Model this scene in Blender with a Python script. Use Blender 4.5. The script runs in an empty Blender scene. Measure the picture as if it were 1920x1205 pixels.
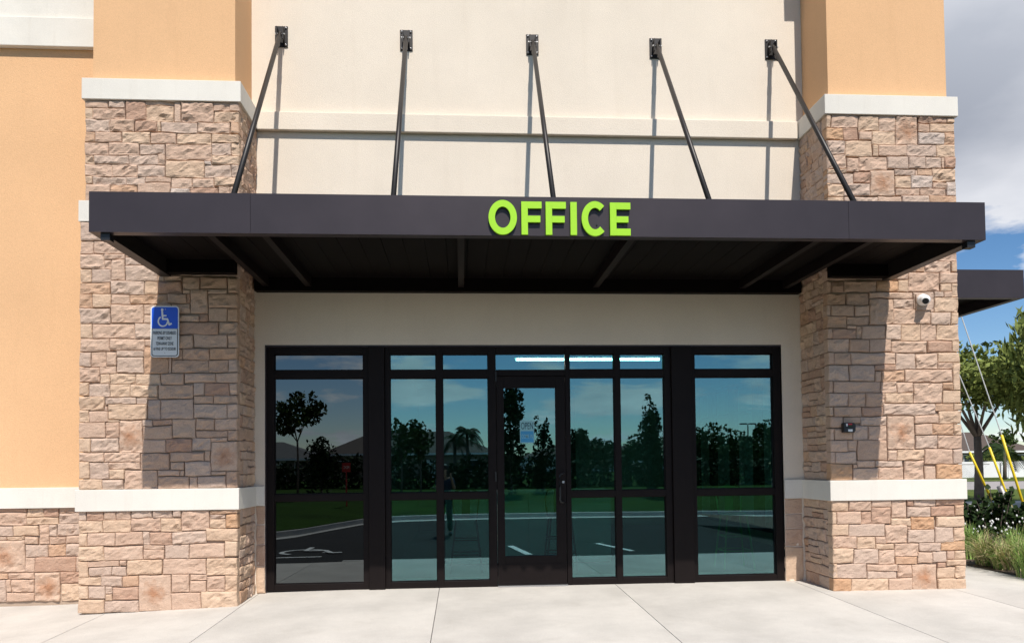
import bpy, bmesh, math, random
from mathutils import Vector, Matrix, noise

random.seed(7)
C = bpy.context.scene.collection
sc = bpy.context.scene
R = math.radians

# ------------------------------------------------------------------ camera, sky, sun, exposure
F, YAW, PITCH, ROLL, SY, D0, H = 1417.3, .0655, .0295, .0108, 225.5, 9.3, 1.5
_c, _s = math.cos(YAW), math.sin(YAW)
_f = Vector((_s, _c, 0)); _r = Vector((_c, -_s, 0)); _u = Vector((0, 0, 1))
FWD = _f*math.cos(PITCH) + _u*math.sin(PITCH)
_u2 = _u*math.cos(PITCH) - _f*math.sin(PITCH)
RGT = _r*math.cos(ROLL) - _u2*math.sin(ROLL)
UPV = _r*math.sin(ROLL) + _u2*math.cos(ROLL)
EYE = Vector((0, -D0, H))
cam = bpy.data.cameras.new('camera'); camo = bpy.data.objects.new('camera', cam); C.objects.link(camo)
m = Matrix.Identity(4)
for i in range(3):
    m[i][0], m[i][1], m[i][2], m[i][3] = RGT[i], UPV[i], -FWD[i], EYE[i]
camo.matrix_world = m
cam.sensor_width = 36; cam.lens = F/1920*36; cam.shift_y = SY/1920
cam.clip_start = .05; cam.clip_end = 2000
sc.camera = camo

SUNDIR = Vector((-.127, 1, -1.405)).normalized()          # direction the light travels
sun = bpy.data.lights.new('sun', 'SUN'); suno = bpy.data.objects.new('sun', sun); C.objects.link(suno)
sun.energy = 4.7; sun.angle = R(.53); sun.color = (1, .945, .87)
suno.rotation_euler = SUNDIR.to_track_quat('-Z', 'Y').to_euler()
suno.location = (2, -20, 30)

world = bpy.data.worlds.new('World'); sc.world = world; world.use_nodes = True
wn = world.node_tree; wn.nodes.clear()
def wnode(t, **k):
    n = wn.nodes.new(t)
    for a, b in k.items(): setattr(n, a, b)
    return n
wo = wnode('ShaderNodeOutputWorld'); wb = wnode('ShaderNodeBackground'); wb.inputs[1].default_value = .112
wn.links.new(wb.outputs[0], wo.inputs[0])
sky = wnode('ShaderNodeTexSky'); sky.sky_type = 'NISHITA'; sky.sun_disc = False
sky.sun_elevation = math.asin(-SUNDIR.z); sky.sun_rotation = math.atan2(-SUNDIR.x, -SUNDIR.y)
sky.air_density = .8; sky.dust_density = .25; sky.ozone_density = 1.1
wtc = wnode('ShaderNodeTexCoord'); wsep = wnode('ShaderNodeSeparateXYZ')
wn.links.new(wtc.outputs['Generated'], wsep.inputs[0])
def wmath(op, a, b=None, clamp=False):
    n = wnode('ShaderNodeMath', operation=op); n.use_clamp = clamp
    for i, v in enumerate((a, b)):
        if v is None: continue
        if isinstance(v, (int, float)): n.inputs[i].default_value = v
        else: wn.links.new(v, n.inputs[i])
    return n.outputs[0]
den = wmath('ADD', wmath('ABSOLUTE', wsep.outputs[2]), .16)
cx_ = wmath('DIVIDE', wsep.outputs[0], den); cy_ = wmath('DIVIDE', wsep.outputs[1], den)
wcomb = wnode('ShaderNodeCombineXYZ'); wn.links.new(cx_, wcomb.inputs[0]); wn.links.new(cy_, wcomb.inputs[1])
wn1 = wnode('ShaderNodeTexNoise'); wn1.inputs['Scale'].default_value = 1.7; wn1.inputs['Detail'].default_value = 9; wn1.inputs['Roughness'].default_value = .56
wn.links.new(wcomb.outputs[0], wn1.inputs['Vector'])
# a heavier cloud bank stands to the north-east
dist = wnode('ShaderNodeVectorMath', operation='DISTANCE'); wn.links.new(wcomb.outputs[0], dist.inputs[0]); dist.inputs[1].default_value = (.95, 1.55, 0)
bank = wmath('SUBTRACT', 1, wmath('DIVIDE', dist.outputs['Value'], 1.15), True)
cov = wmath('ADD', wn1.outputs[0], wmath('MULTIPLY', bank, .42))
# fair-weather cumulus low in the south, facing the glass
for (bx, by, br, ba) in ((.85, -3.95, .5, .36), (-.22, -3.9, .32, .36), (-1.1, -3.2, .5, .16), (2.3, 3.15, 1.15, -.42)):
    dn = wnode('ShaderNodeVectorMath', operation='DISTANCE'); wn.links.new(wcomb.outputs[0], dn.inputs[0]); dn.inputs[1].default_value = (bx, by, 0)
    cov = wmath('ADD', cov, wmath('MULTIPLY', wmath('SUBTRACT', 1, wmath('DIVIDE', dn.outputs['Value'], br), True), ba))
wn3 = wnode('ShaderNodeTexNoise'); wn3.inputs['Scale'].default_value = 7; wn3.inputs['Detail'].default_value = 6; wn.links.new(wcomb.outputs[0], wn3.inputs['Vector'])
cov = wmath('ADD', cov, wmath('MULTIPLY', wmath('SUBTRACT', wn3.outputs[0], .5), .30))
cr_ = wnode('ShaderNodeValToRGB'); cr_.color_ramp.elements[0].position = .52; cr_.color_ramp.elements[1].position = .64
wn.links.new(cov, cr_.inputs[0])
wn2 = wnode('ShaderNodeTexNoise'); wn2.inputs['Scale'].default_value = 2.6; wn2.inputs['Detail'].default_value = 6
wn.links.new(wcomb.outputs[0], wn2.inputs['Vector'])
ccol = wnode('ShaderNodeValToRGB')
ccol.color_ramp.elements[0].position = .35; ccol.color_ramp.elements[0].color = (7.4, 7.7, 8.3, 1)
ccol.color_ramp.elements[1].position = .72; ccol.color_ramp.elements[1].color = (11, 11, 11.2, 1)
wn.links.new(wn2.outputs[0], ccol.inputs[0])
whs = wnode('ShaderNodeHueSaturation'); whs.inputs['Saturation'].default_value = 1.25; wn.links.new(sky.outputs[0], whs.inputs['Color'])
cgr = wnode('ShaderNodeMixRGB'); cgr.blend_type = 'MULTIPLY'; wn.links.new(wmath('MULTIPLY', bank, .9, True), cgr.inputs[0]); wn.links.new(ccol.outputs[0], cgr.inputs[1]); cgr.inputs[2].default_value = (.30, .32, .37, 1)
wmix = wnode('ShaderNodeMixRGB'); wn.links.new(cr_.outputs[0], wmix.inputs[0]); wn.links.new(whs.outputs[0], wmix.inputs[1]); wn.links.new(cgr.outputs[0], wmix.inputs[2])
wn.links.new(wmix.outputs[0], wb.inputs[0])

sc.view_settings.view_transform = 'Standard'; sc.view_settings.look = 'None'
sc.view_settings.gamma = 1; sc.view_settings.use_curve_mapping = False
sc.view_settings.exposure = .14
sc.cycles.max_bounces = 7; sc.cycles.transparent_max_bounces = 16
sc.cycles.sample_clamp_indirect = 6

# ------------------------------------------------------------------ measured positions (metres, wall plane y = 0)
PD, FD = .734, 2.38
XFL, XFR = -3.312, 5.058
XLL, XLR, XRL, XRR = -4.195, -2.494, 4.29, 5.90
XWL, XWR = -2.36, 4.02
ZBB, ZBT = 1.033, 1.270
ZCB, ZCT = 5.593, 5.828
ZFB, ZFT = 3.612, 3.977
ZWT = 2.955

def ray(px, py):
    return FWD + RGT*((px-960)/F) + UPV*((602.5+SY-py)/F)
def at(px, py, Y):                                      # point of the plane y = Y seen at a photograph position
    d = ray(px, py); t = (Y+D0)/d.y
    return EYE + d*t
def on_ground(px, py, z=0):
    d = ray(px, py); t = (z-H)/d.z
    return EYE + d*t
def mirrored(px, py, V):                                # place of something seen V metres deep in the glass
    p = at(px, py, V); return Vector((p.x, -p.y, p.z))
def gz(x, y):                                           # the walk falls gently away from the door
    return -.035*max(0, min(3, -2-x)) + .02*max(-3.4, min(0, y))

# ------------------------------------------------------------------ materials
def mat(name, col, rough=.6, metal=0, spec=.5, bump=None, var=None, grain=None, coat=0, streak=0, stain=False):
    """col linear; bump=(scale, strength, distance); var=(scale, amount); grain=(scale, amount) fine speckle"""
    m = bpy.data.materials.new(name); m.use_nodes = True
    nt = m.node_tree; b = nt.nodes['Principled BSDF']
    b.inputs['Base Color'].default_value = (*col, 1); b.inputs['Roughness'].default_value = rough
    b.inputs['Metallic'].default_value = metal; b.inputs['Specular IOR Level'].default_value = spec
    if coat: b.inputs['Coat Weight'].default_value = coat
    tc = nt.nodes.new('ShaderNodeTexCoord')
    cur = None
    for k, v in enumerate((var, grain)):
        if not v: continue
        n = nt.nodes.new('ShaderNodeTexNoise'); n.inputs['Scale'].default_value = v[0]; n.inputs['Detail'].default_value = 5 if k == 0 else 2
        n.inputs['Roughness'].default_value = .6
        nt.links.new(tc.outputs['Object'], n.inputs['Vector'])
        mr = nt.nodes.new('ShaderNodeMapRange'); mr.inputs[1].default_value = .3; mr.inputs[2].default_value = .7
        mr.inputs[3].default_value = 1-v[1]; mr.inputs[4].default_value = 1+v[1]
        nt.links.new(n.outputs[0], mr.inputs[0])
        mx = nt.nodes.new('ShaderNodeMixRGB'); mx.blend_type = 'MULTIPLY'; mx.inputs[0].default_value = 1
        if cur is None: mx.inputs[1].default_value = (*col, 1)
        else: nt.links.new(cur, mx.inputs[1])
        nt.links.new(mr.outputs[0], mx.inputs[2]); cur = mx.outputs[0]
    if stain:                                           # small dark spots, scuffs and broad dirt patches
        for sc_, lo_, hi_, am_, cc_ in ((13, .69, .76, .45, (.45, .42, .38, 1)), (3.2, .54, .78, .22, (.66, .62, .56, 1)), (.7, .5, .7, .15, (.72, .70, .66, 1))):
            n = nt.nodes.new('ShaderNodeTexNoise'); n.inputs['Scale'].default_value = sc_; n.inputs['Detail'].default_value = 7; n.inputs['Roughness'].default_value = .7
            g = nt.nodes.new('ShaderNodeNewGeometry'); nt.links.new(g.outputs['Position'], n.inputs['Vector'])
            mr = nt.nodes.new('ShaderNodeMapRange'); mr.inputs[1].default_value = lo_; mr.inputs[2].default_value = hi_; mr.inputs[3].default_value = 0; mr.inputs[4].default_value = am_
            nt.links.new(n.outputs[0], mr.inputs[0]); mx = nt.nodes.new('ShaderNodeMixRGB'); mx.blend_type = 'MULTIPLY'; nt.links.new(mr.outputs[0], mx.inputs[0])
            nt.links.new(cur, mx.inputs[1]); mx.inputs[2].default_value = cc_; cur = mx.outputs[0]
    if streak:
        mp = nt.nodes.new('ShaderNodeMapping'); mp.inputs['Scale'].default_value = (5, 5, .45); nt.links.new(tc.outputs['Object'], mp.inputs[0])
        n = nt.nodes.new('ShaderNodeTexNoise'); n.inputs['Scale'].default_value = 1.6; n.inputs['Detail'].default_value = 6; nt.links.new(mp.outputs[0], n.inputs['Vector'])
        mr = nt.nodes.new('ShaderNodeMapRange'); mr.inputs[1].default_value = .56; mr.inputs[2].default_value = .78; mr.inputs[3].default_value = 0; mr.inputs[4].default_value = streak
        nt.links.new(n.outputs[0], mr.inputs[0]); mx = nt.nodes.new('ShaderNodeMixRGB'); mx.blend_type = 'MULTIPLY'; nt.links.new(mr.outputs[0], mx.inputs[0])
        nt.links.new(cur, mx.inputs[1]); mx.inputs[2].default_value = (.62, .56, .48, 1); cur = mx.outputs[0]
    if cur is not None: nt.links.new(cur, b.inputs['Base Color'])
    if bump:
        n = nt.nodes.new('ShaderNodeTexNoise'); n.inputs['Scale'].default_value = bump[0]; n.inputs['Detail'].default_value = 6
        nt.links.new(tc.outputs['Object'], n.inputs['Vector'])
        bp = nt.nodes.new('ShaderNodeBump'); bp.inputs['Strength'].default_value = bump[1]; bp.inputs['Distance'].default_value = bump[2]
        nt.links.new(n.outputs[0], bp.inputs['Height']); nt.links.new(bp.outputs[0], b.inputs['Normal'])
    return m

def stone_mat(name, a, b_, blotch=None):
    m = bpy.data.materials.new(name); m.use_nodes = True
    nt = m.node_tree; b = nt.nodes['Principled BSDF']; L = nt.links
    b.inputs['Roughness'].default_value = .88; b.inputs['Specular IOR Level'].default_value = .25
    tc = nt.nodes.new('ShaderNodeTexCoord'); oi = nt.nodes.new('ShaderNodeObjectInfo')
    add = nt.nodes.new('ShaderNodeVectorMath'); add.operation = 'ADD'
    L.new(tc.outputs['Object'], add.inputs[0]); L.new(oi.outputs['Location'], add.inputs[1])
    n = nt.nodes.new('ShaderNodeTexNoise'); n.inputs['Scale'].default_value = 7; n.inputs['Detail'].default_value = 7; n.inputs['Roughness'].default_value = .65
    L.new(add.outputs[0], n.inputs['Vector'])
    s = nt.nodes.new('ShaderNodeMath'); s.operation = 'MULTIPLY_ADD'; s.inputs[1].default_value = .5; 
    L.new(oi.outputs['Random'], s.inputs[0])
    s2 = nt.nodes.new('ShaderNodeMath'); s2.operation = 'MULTIPLY_ADD'; s2.inputs[1].default_value = 1.5; s2.inputs[2].default_value = -.5
    L.new(n.outputs[0], s2.inputs[0]); L.new(s2.outputs[0], s.inputs[2])
    cl = nt.nodes.new('ShaderNodeClamp'); L.new(s.outputs[0], cl.inputs[0])
    mx = nt.nodes.new('ShaderNodeMixRGB'); mx.inputs[1].default_value = (*a, 1); mx.inputs[2].default_value = (*b_, 1)
    L.new(cl.outputs[0], mx.inputs[0]); cur = mx.outputs[0]
    if blotch:
        ln = nt.nodes.new('ShaderNodeVectorMath'); ln.operation = 'LENGTH'; L.new(tc.outputs['Object'], ln.inputs[0])
        nb = nt.nodes.new('ShaderNodeTexNoise'); nb.inputs['Scale'].default_value = 16; nb.inputs['Detail'].default_value = 5
        L.new(add.outputs[0], nb.inputs['Vector'])
        q = nt.nodes.new('ShaderNodeMath'); q.operation = 'MULTIPLY_ADD'; q.inputs[1].default_value = .24; L.new(nb.outputs[0], q.inputs[0]); L.new(ln.outputs['Value'], q.inputs[2])
        mr = nt.nodes.new('ShaderNodeMapRange'); mr.inputs[1].default_value = .12; mr.inputs[2].default_value = .27; mr.inputs[3].default_value = .75; mr.inputs[4].default_value = 0
        L.new(q.outputs[0], mr.inputs[0])
        m2 = nt.nodes.new('ShaderNodeMixRGB'); L.new(mr.outputs[0], m2.inputs[0]); L.new(cur, m2.inputs[1]); m2.inputs[2].default_value = (*blotch, 1)
        cur = m2.outputs[0]
    # fine grit
    g = nt.nodes.new('ShaderNodeTexNoise'); g.inputs['Scale'].default_value = 110; g.inputs['Detail'].default_value = 3
    L.new(add.outputs[0], g.inputs['Vector'])
    gm = nt.nodes.new('ShaderNodeMapRange'); gm.inputs[1].default_value = .3; gm.inputs[2].default_value = .7; gm.inputs[3].default_value = .86; gm.inputs[4].default_value = 1.12
    L.new(g.outputs[0], gm.inputs[0])
    m3 = nt.nodes.new('ShaderNodeMixRGB'); m3.blend_type = 'MULTIPLY'; m3.inputs[0].default_value = 1; L.new(cur, m3.inputs[1]); L.new(gm.outputs[0], m3.inputs[2])
    L.new(m3.outputs[0], b.inputs['Base Color'])
    # chiselled relief
    mp = nt.nodes.new('ShaderNodeMapping'); mp.inputs['Scale'].default_value = (1, 1, 1.7); L.new(add.outputs[0], mp.inputs[0])
    v = nt.nodes.new('ShaderNodeTexNoise'); v.inputs['Scale'].default_value = 26; v.inputs['Detail'].default_value = 8; v.inputs['Roughness'].default_value = .62
    v.noise_type = 'RIDGED_MULTIFRACTAL' if hasattr(v, 'noise_type') else v.noise_type
    L.new(mp.outputs[0], v.inputs['Vector'])
    w = nt.nodes.new('ShaderNodeTexVoronoi'); w.inputs['Scale'].default_value = 17; w.inputs['Randomness'].default_value = 1; L.new(mp.outputs[0], w.inputs['Vector'])
    sm = nt.nodes.new('ShaderNodeMath'); sm.operation = 'MULTIPLY_ADD'; sm.inputs[1].default_value = .32; L.new(w.outputs['Distance'], sm.inputs[0])
    vv = nt.nodes.new('ShaderNodeMath'); vv.operation = 'MULTIPLY'; vv.inputs[1].default_value = .5; L.new(v.outputs[0], vv.inputs[0]); L.new(vv.outputs[0], sm.inputs[2])
    bp = nt.nodes.new('ShaderNodeBump'); bp.inputs['Strength'].default_value = .66; bp.inputs['Distance'].default_value = .015
    L.new(sm.outputs[0], bp.inputs['Height']); L.new(bp.outputs[0], b.inputs['Normal'])
    return m

SM = {
 't': stone_mat('stone_tan', (0.510, 0.342, 0.249), (0.600, 0.435, 0.329)),
 'y': stone_mat('stone_buff', (0.540, 0.371, 0.257), (0.630, 0.461, 0.332)),
 'g': stone_mat('stone_grey', (0.480, 0.351, 0.277), (0.570, 0.428, 0.336)),
 'w': stone_mat('stone_pale_grey', (0.465, 0.364, 0.305), (0.585, 0.475, 0.402)),
 'o': stone_mat('stone_ochre', (0.487, 0.298, 0.190), (0.570, 0.387, 0.269)),
 'O': stone_mat('stone_orange', (0.502, 0.283, 0.161), (0.585, 0.381, 0.237)),
 'r': stone_mat('stone_russet', (0.420, 0.254, 0.178), (0.510, 0.344, 0.251)),
 'b': stone_mat('stone_brown', (0.473, 0.313, 0.224), (0.555, 0.395, 0.290)),
 'R': stone_mat('stone_rust_spotted', (0.518, 0.353, 0.257), (0.593, 0.432, 0.325), (0.360, 0.151, 0.066)),
}
MM = dict(
 mortar=mat('mortar', (.40, .30, .225), .95, bump=(60, .4, .004)),
 cream=mat('cream_stucco', (.76, .67, .56), .95, spec=.15, bump=(110, .6, .006), var=(.9, .05), grain=(90, .06), streak=.09),
 orange=mat('orange_stucco', (.74, .455, .25), .95, spec=.15, bump=(110, .6, .006), var=(.8, .045), grain=(90, .06), streak=.07),
 trim=mat('white_trim', (.74, .70, .63), .85, spec=.25, bump=(130, .4, .004), var=(1.6, .06), grain=(100, .04), streak=.2),
 bronze=mat('dark_bronze_metal', (.044, .034, .038), .40, .35, .5, var=(2, .12)),
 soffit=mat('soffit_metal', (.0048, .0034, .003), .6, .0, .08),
 frame=mat('window_frame_metal', (.010, .0068, .0064), .5, .0, .14, var=(3, .15), bump=(40, .05, .002)),
 steel=mat('galvanised_bolt', (.55, .55, .56), .3, .9),
 rod=mat('rod_paint', (.016, .0125, .011), .45, .2),
 lime=mat('lime_green_face', (.36, .70, .030), .5, spec=.3, var=(3, .04)),
 black=mat('black_plastic', (.012, .012, .013), .4),
 white=mat('white_plastic', (.82, .82, .82), .3),
 concrete=mat('walk_concrete', (.55, .52, .475), .9, spec=.1, bump=(90, .35, .004), var=(1.5, .12), grain=(120, .08), stain=True),
 asphalt=mat('asphalt', (.042, .041, .040), .95, spec=.06, bump=(120, .5, .01), var=(.5, .15), grain=(150, .2)),
 kerb=mat('kerb_concrete', (.50, .48, .44), .9, var=(2, .1)),
 paint=mat('road_paint', (.75, .75, .72), .8, var=(6, .1)),
 lawn=mat('lawn', (.10, .135, .035), .95, spec=.04, bump=(25, .8, .05), var=(.6, .3), grain=(20, .35)),
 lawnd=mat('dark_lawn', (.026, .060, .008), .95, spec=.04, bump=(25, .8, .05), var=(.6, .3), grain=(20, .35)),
 soil=mat('mulch', (.10, .07, .045), .95, bump=(40, 1, .03), grain=(40, .3)),
 grass=mat('grass_blade', (.26, .40, .09), .7, var=(4, .35)),
 drygrass=mat('dry_grass_blade', (.60, .50, .27), .8, var=(4, .3)),
 leaf=mat('leaf_green', (.050, .080, .018), .7, spec=.12, var=(1.5, .45), grain=(9, .3)),
 leaf2=mat('leaf_yellow_green', (.165, .20, .050), .65, spec=.15, var=(1.5, .4), grain=(9, .35)),
 leafd=mat('leaf_dark', (.022, .042, .011), .7, spec=.12, var=(2, .4)),
 bark=mat('bark', (.13, .10, .08), .95, bump=(18, .8, .02), var=(4, .25)),
 flower=mat('white_petal', (.8, .8, .78), .7),
 yellow=mat('yellow_guard', (.82, .60, .01), .4),
 wire=mat('wire', (.75, .75, .73), .5, .2),
 galv=mat('galvanised_pipe', (.30, .29, .28), .5, .5, var=(8, .15)),
 vinyl=mat('white_vinyl', (.8, .8, .8), .5),
 roof=mat('roof_shingle', (.085, .062, .05), .9, var=(3, .15), bump=(12, .5, .03)),
 roofg=mat('roof_shingle_grey', (.11, .105, .10), .9, var=(3, .15)),
 hwall=mat('house_stucco', (.26, .20, .15), .9, var=(1, .05)),
 hglass=mat('house_glass', (.03, .04, .05), .1),
 blue=mat('sign_blue', (.004, .085, .62), .4),
 signw=mat('sign_white', (.80, .80, .78), .4),
 ink=mat('sign_black', (.01, .01, .01), .5),
 red=mat('sign_red', (.55, .03, .03), .5),
 reader_red=mat('red_label', (.5, .02, .03), .5),
 floor=mat('interior_tile', (.14, .14, .13), .5, var=(2, .08)),
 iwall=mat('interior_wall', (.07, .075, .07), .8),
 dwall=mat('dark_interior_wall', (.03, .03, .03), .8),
 ceil=mat('interior_ceiling', (.55, .56, .54), .9),
 counter=mat('counter_panel', (.74, .80, .76), .5, var=(1.5, .05)),
 stoolg=mat('green_stool_metal', (.20, .72, .22), .35, .2),
 stoolk=mat('dark_stool_metal', (.012, .012, .012), .4),
 posteraqua=mat('poster_white', (.26, .50, .53), .6),
 posterblue=mat('poster_blue', (.05, .30, .55), .6),
 postertext=mat('poster_grey', (.03, .10, .12), .6),
 skin=mat('skin', (.42, .25, .17), .55),
 shirt=mat('navy_cotton', (.02, .03, .07), .9),
 trouser=mat('dark_trousers', (.02, .02, .025), .9),
 hair=mat('dark_hair', (.02, .014, .01), .7),
)
def emis(name, col, s):
    m = bpy.data.materials.new(name); m.use_nodes = True; nt = m.node_tree; nt.nodes.clear()
    o = nt.nodes.new('ShaderNodeOutputMaterial'); e = nt.nodes.new('ShaderNodeEmission')
    e.inputs[0].default_value = (*col, 1); e.inputs[1].default_value = s; nt.links.new(e.outputs[0], o.inputs[0]); return m
MM['tube'] = emis('fluorescent_tube', (1, .90, .84), 40)
def glass(name, tint, refl, rcol=(.80, .93, 1)):
    m = bpy.data.materials.new(name); m.use_nodes = True; nt = m.node_tree; nt.nodes.clear(); L = nt.links
    o = nt.nodes.new('ShaderNodeOutputMaterial'); t = nt.nodes.new('ShaderNodeBsdfTransparent'); g = nt.nodes.new('ShaderNodeBsdfGlossy')
    t.inputs[0].default_value = (*tint, 1); g.inputs[0].default_value = (*rcol, 1); g.inputs['Roughness'].default_value = 0
    fr = nt.nodes.new('ShaderNodeFresnel'); fr.inputs[0].default_value = 1.45
    a = nt.nodes.new('ShaderNodeMath'); a.operation = 'MULTIPLY_ADD'; a.inputs[1].default_value = 1-refl; a.inputs[2].default_value = refl
    mx = nt.nodes.new('ShaderNodeMixShader'); L.new(fr.outputs[0], a.inputs[0]); L.new(a.outputs[0], mx.inputs[0]); L.new(t.outputs[0], mx.inputs[1]); L.new(g.outputs[0], mx.inputs[2])
    n = nt.nodes.new('ShaderNodeTexNoise'); n.inputs['Scale'].default_value = .8; n.inputs['Detail'].default_value = 1
    tc = nt.nodes.new('ShaderNodeTexCoord'); L.new(tc.outputs['Object'], n.inputs['Vector'])
    bp = nt.nodes.new('ShaderNodeBump'); bp.inputs['Strength'].default_value = .04; bp.inputs['Distance'].default_value = .01
    L.new(n.outputs[0], bp.inputs['Height']); L.new(bp.outputs[0], g.inputs['Normal'])
    L.new(mx.outputs[0], o.inputs[0]); return m
MM['glass'] = glass('tinted_window_glass', (.30, .60, .56), .175, (.56, .90, 1))
MM['glassd'] = glass('dark_window_glass', (.04, .05, .05), .10, (.82, .94, 1))
MM['clear'] = glass('clear_glass', (.7, .9, .85), .05)

# ------------------------------------------------------------------ mesh helpers
class MB:
    def __init__(s): s.v = []; s.f = []
    def quad(s, a, b, c, d):
        i = len(s.v); s.v += [tuple(a), tuple(b), tuple(c), tuple(d)]; s.f.append((i, i+1, i+2, i+3)); return s
    def box(s, x0, y0, z0, x1, y1, z1):
        i = len(s.v)
        s.v += [(x, y, z) for z in (z0, z1) for y in (y0, y1) for x in (x0, x1)]
        for q in ((0, 2, 3, 1), (4, 5, 7, 6), (0, 1, 5, 4), (2, 6, 7, 3), (0, 4, 6, 2), (1, 3, 7, 5)): s.f.append(tuple(i+k for k in q))
        return s
    def tube(s, pts, r, n=8, cap=True):
        pts = [Vector(p) for p in pts]; rs = r if isinstance(r, (list, tuple)) else [r]*len(pts)
        rings = []
        for k, p in enumerate(pts):
            t = (pts[min(k+1, len(pts)-1)]-pts[max(k-1, 0)]).normalized()
            a = t.cross(Vector((0, 0, 1)))
            if a.length < .05: a = t.cross(Vector((1, 0, 0)))
            a.normalize(); b = t.cross(a); i = len(s.v); rings.append(i)
            for j in range(n):
                w = 2*math.pi*j/n; s.v.append(tuple(p + a*(rs[k]*math.cos(w)) + b*(rs[k]*math.sin(w))))
        for k in range(len(pts)-1):
            for j in range(n):
                s.f.append((rings[k]+j, rings[k]+(j+1) % n, rings[k+1]+(j+1) % n, rings[k+1]+j))
        if cap:
            s.f.append(tuple(rings[0]+j for j in range(n))[::-1]); s.f.append(tuple(rings[-1]+j for j in range(n)))
        return s
    def prism(s, outline, y0, y1):                    # outline in x,z (counter-clockwise seen from -y), extruded along y
        n = len(outline); i = len(s.v)
        s.v += [(x, y0, z) for x, z in outline] + [(x, y1, z) for x, z in outline]
        s.f.append(tuple(range(i, i+n))); s.f.append(tuple(range(i+2*n-1, i+n-1, -1)))
        for k in range(n): s.f.append((i+k, i+n+k, i+n+(k+1) % n, i+(k+1) % n))
        return s
    def ell(s, c, r, nu=12, nv=8):
        i = len(s.v)
        for a in range(nv+1):
            th = math.pi*a/nv
            for b in range(nu):
                ph = 2*math.pi*b/nu
                s.v.append((c[0]+r[0]*math.sin(th)*math.cos(ph), c[1]+r[1]*math.sin(th)*math.sin(ph), c[2]+r[2]*math.cos(th)))
        for a in range(nv):
            for b in range(nu):
                s.f.append((i+a*nu+b, i+(a+1)*nu+b, i+(a+1)*nu+(b+1) % nu, i+a*nu+(b+1) % nu))
        return s
    def build(s, name, material, parent=None, smooth=False, bevel=0):
        c = [0, 0, 0]
        if s.v:
            for k in range(3):
                lo = min(p[k] for p in s.v); hi = max(p[k] for p in s.v); c[k] = (lo+hi)/2 if k < 2 else lo
        me = bpy.data.meshes.new(name)
        me.from_pydata([(p[0]-c[0], p[1]-c[1], p[2]-c[2]) for p in s.v], [], s.f)
        me.materials.append(material)
        if smooth:
            for p in me.polygons: p.use_smooth = True
        o = bpy.data.objects.new(name, me); C.objects.link(o)
        loc = Vector(c)
        if parent is not None:
            o.parent = parent; loc = loc - worldloc(parent)
        o.location = loc
        if bevel:
            b = o.modifiers.new('bevel', 'BEVEL'); b.width = bevel; b.segments = 2; b.limit_method = 'ANGLE'
        return o
def worldloc(o):
    v = Vector(o.location)
    while o.parent is not None: o = o.parent; v += Vector(o.location)
    return v
def thing(name, label, cat, loc=(0, 0, 0), group=None):
    o = bpy.data.objects.new(name, None); C.objects.link(o); o.location = loc; o.empty_display_size = .2
    return tag(o, label, cat, group)
def tag(o, label=None, cat=None, group=None, kind=None):
    if label: o['label'] = label
    if cat: o['category'] = cat
    if group: o['group'] = group
    if kind: o['kind'] = kind
    return o
def textmesh(body, xc, zc, width, height, y, m, parent, name='lettering', ext=.0015, mirror=False):
    cu = bpy.data.curves.new(name, 'FONT'); cu.body = body; cu.extrude = .001; cu.offset = .003
    t = bpy.data.objects.new('tmp', cu); C.objects.link(t); bpy.context.view_layer.update()
    me = bpy.data.meshes.new_from_object(t.evaluated_get(bpy.context.evaluated_depsgraph_get()))
    bpy.data.objects.remove(t)
    xs = [v.co.x for v in me.vertices]; ys = [v.co.y for v in me.vertices]; x0, x1, y0, y1 = min(xs), max(xs), min(ys), max(ys)
    for v in me.vertices:
        X = (v.co.x-(x0+x1)/2)/(x1-x0)*width; Z = (v.co.y-(y0+y1)/2)/(y1-y0)*height; Y = -v.co.z
        v.co = (X, Y*.8, Z) if not mirror else (-X, -Y*.8, Z)
    me.materials.clear(); me.materials.append(m)
    o = bpy.data.objects.new(name, me); C.objects.link(o); o.parent = parent
    o.location = Vector((xc, y, zc)) - worldloc(parent); return o

# ------------------------------------------------------------------ ground, road, lawns
def sheet(name, poly_fn, m, x0, x1, y0, y1, nx, ny, zf):
    b = MB()
    for j in range(ny+1):
        for i in range(nx+1):
            x = x0+(x1-x0)*i/nx; y = y0+(y1-y0)*j/ny; b.v.append((x, y, zf(x, y)))
    for j in range(ny):
        for i in range(nx):
            a = j*(nx+1)+i; b.f.append((a, a+1, a+nx+2, a+nx+1))
    o = b.build(name, m); tag(o, kind='structure'); return o
sheet('ground', None, MM['lawn'], -700, 700, -700, 700, 14, 14, lambda x, y: -.62)

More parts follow.
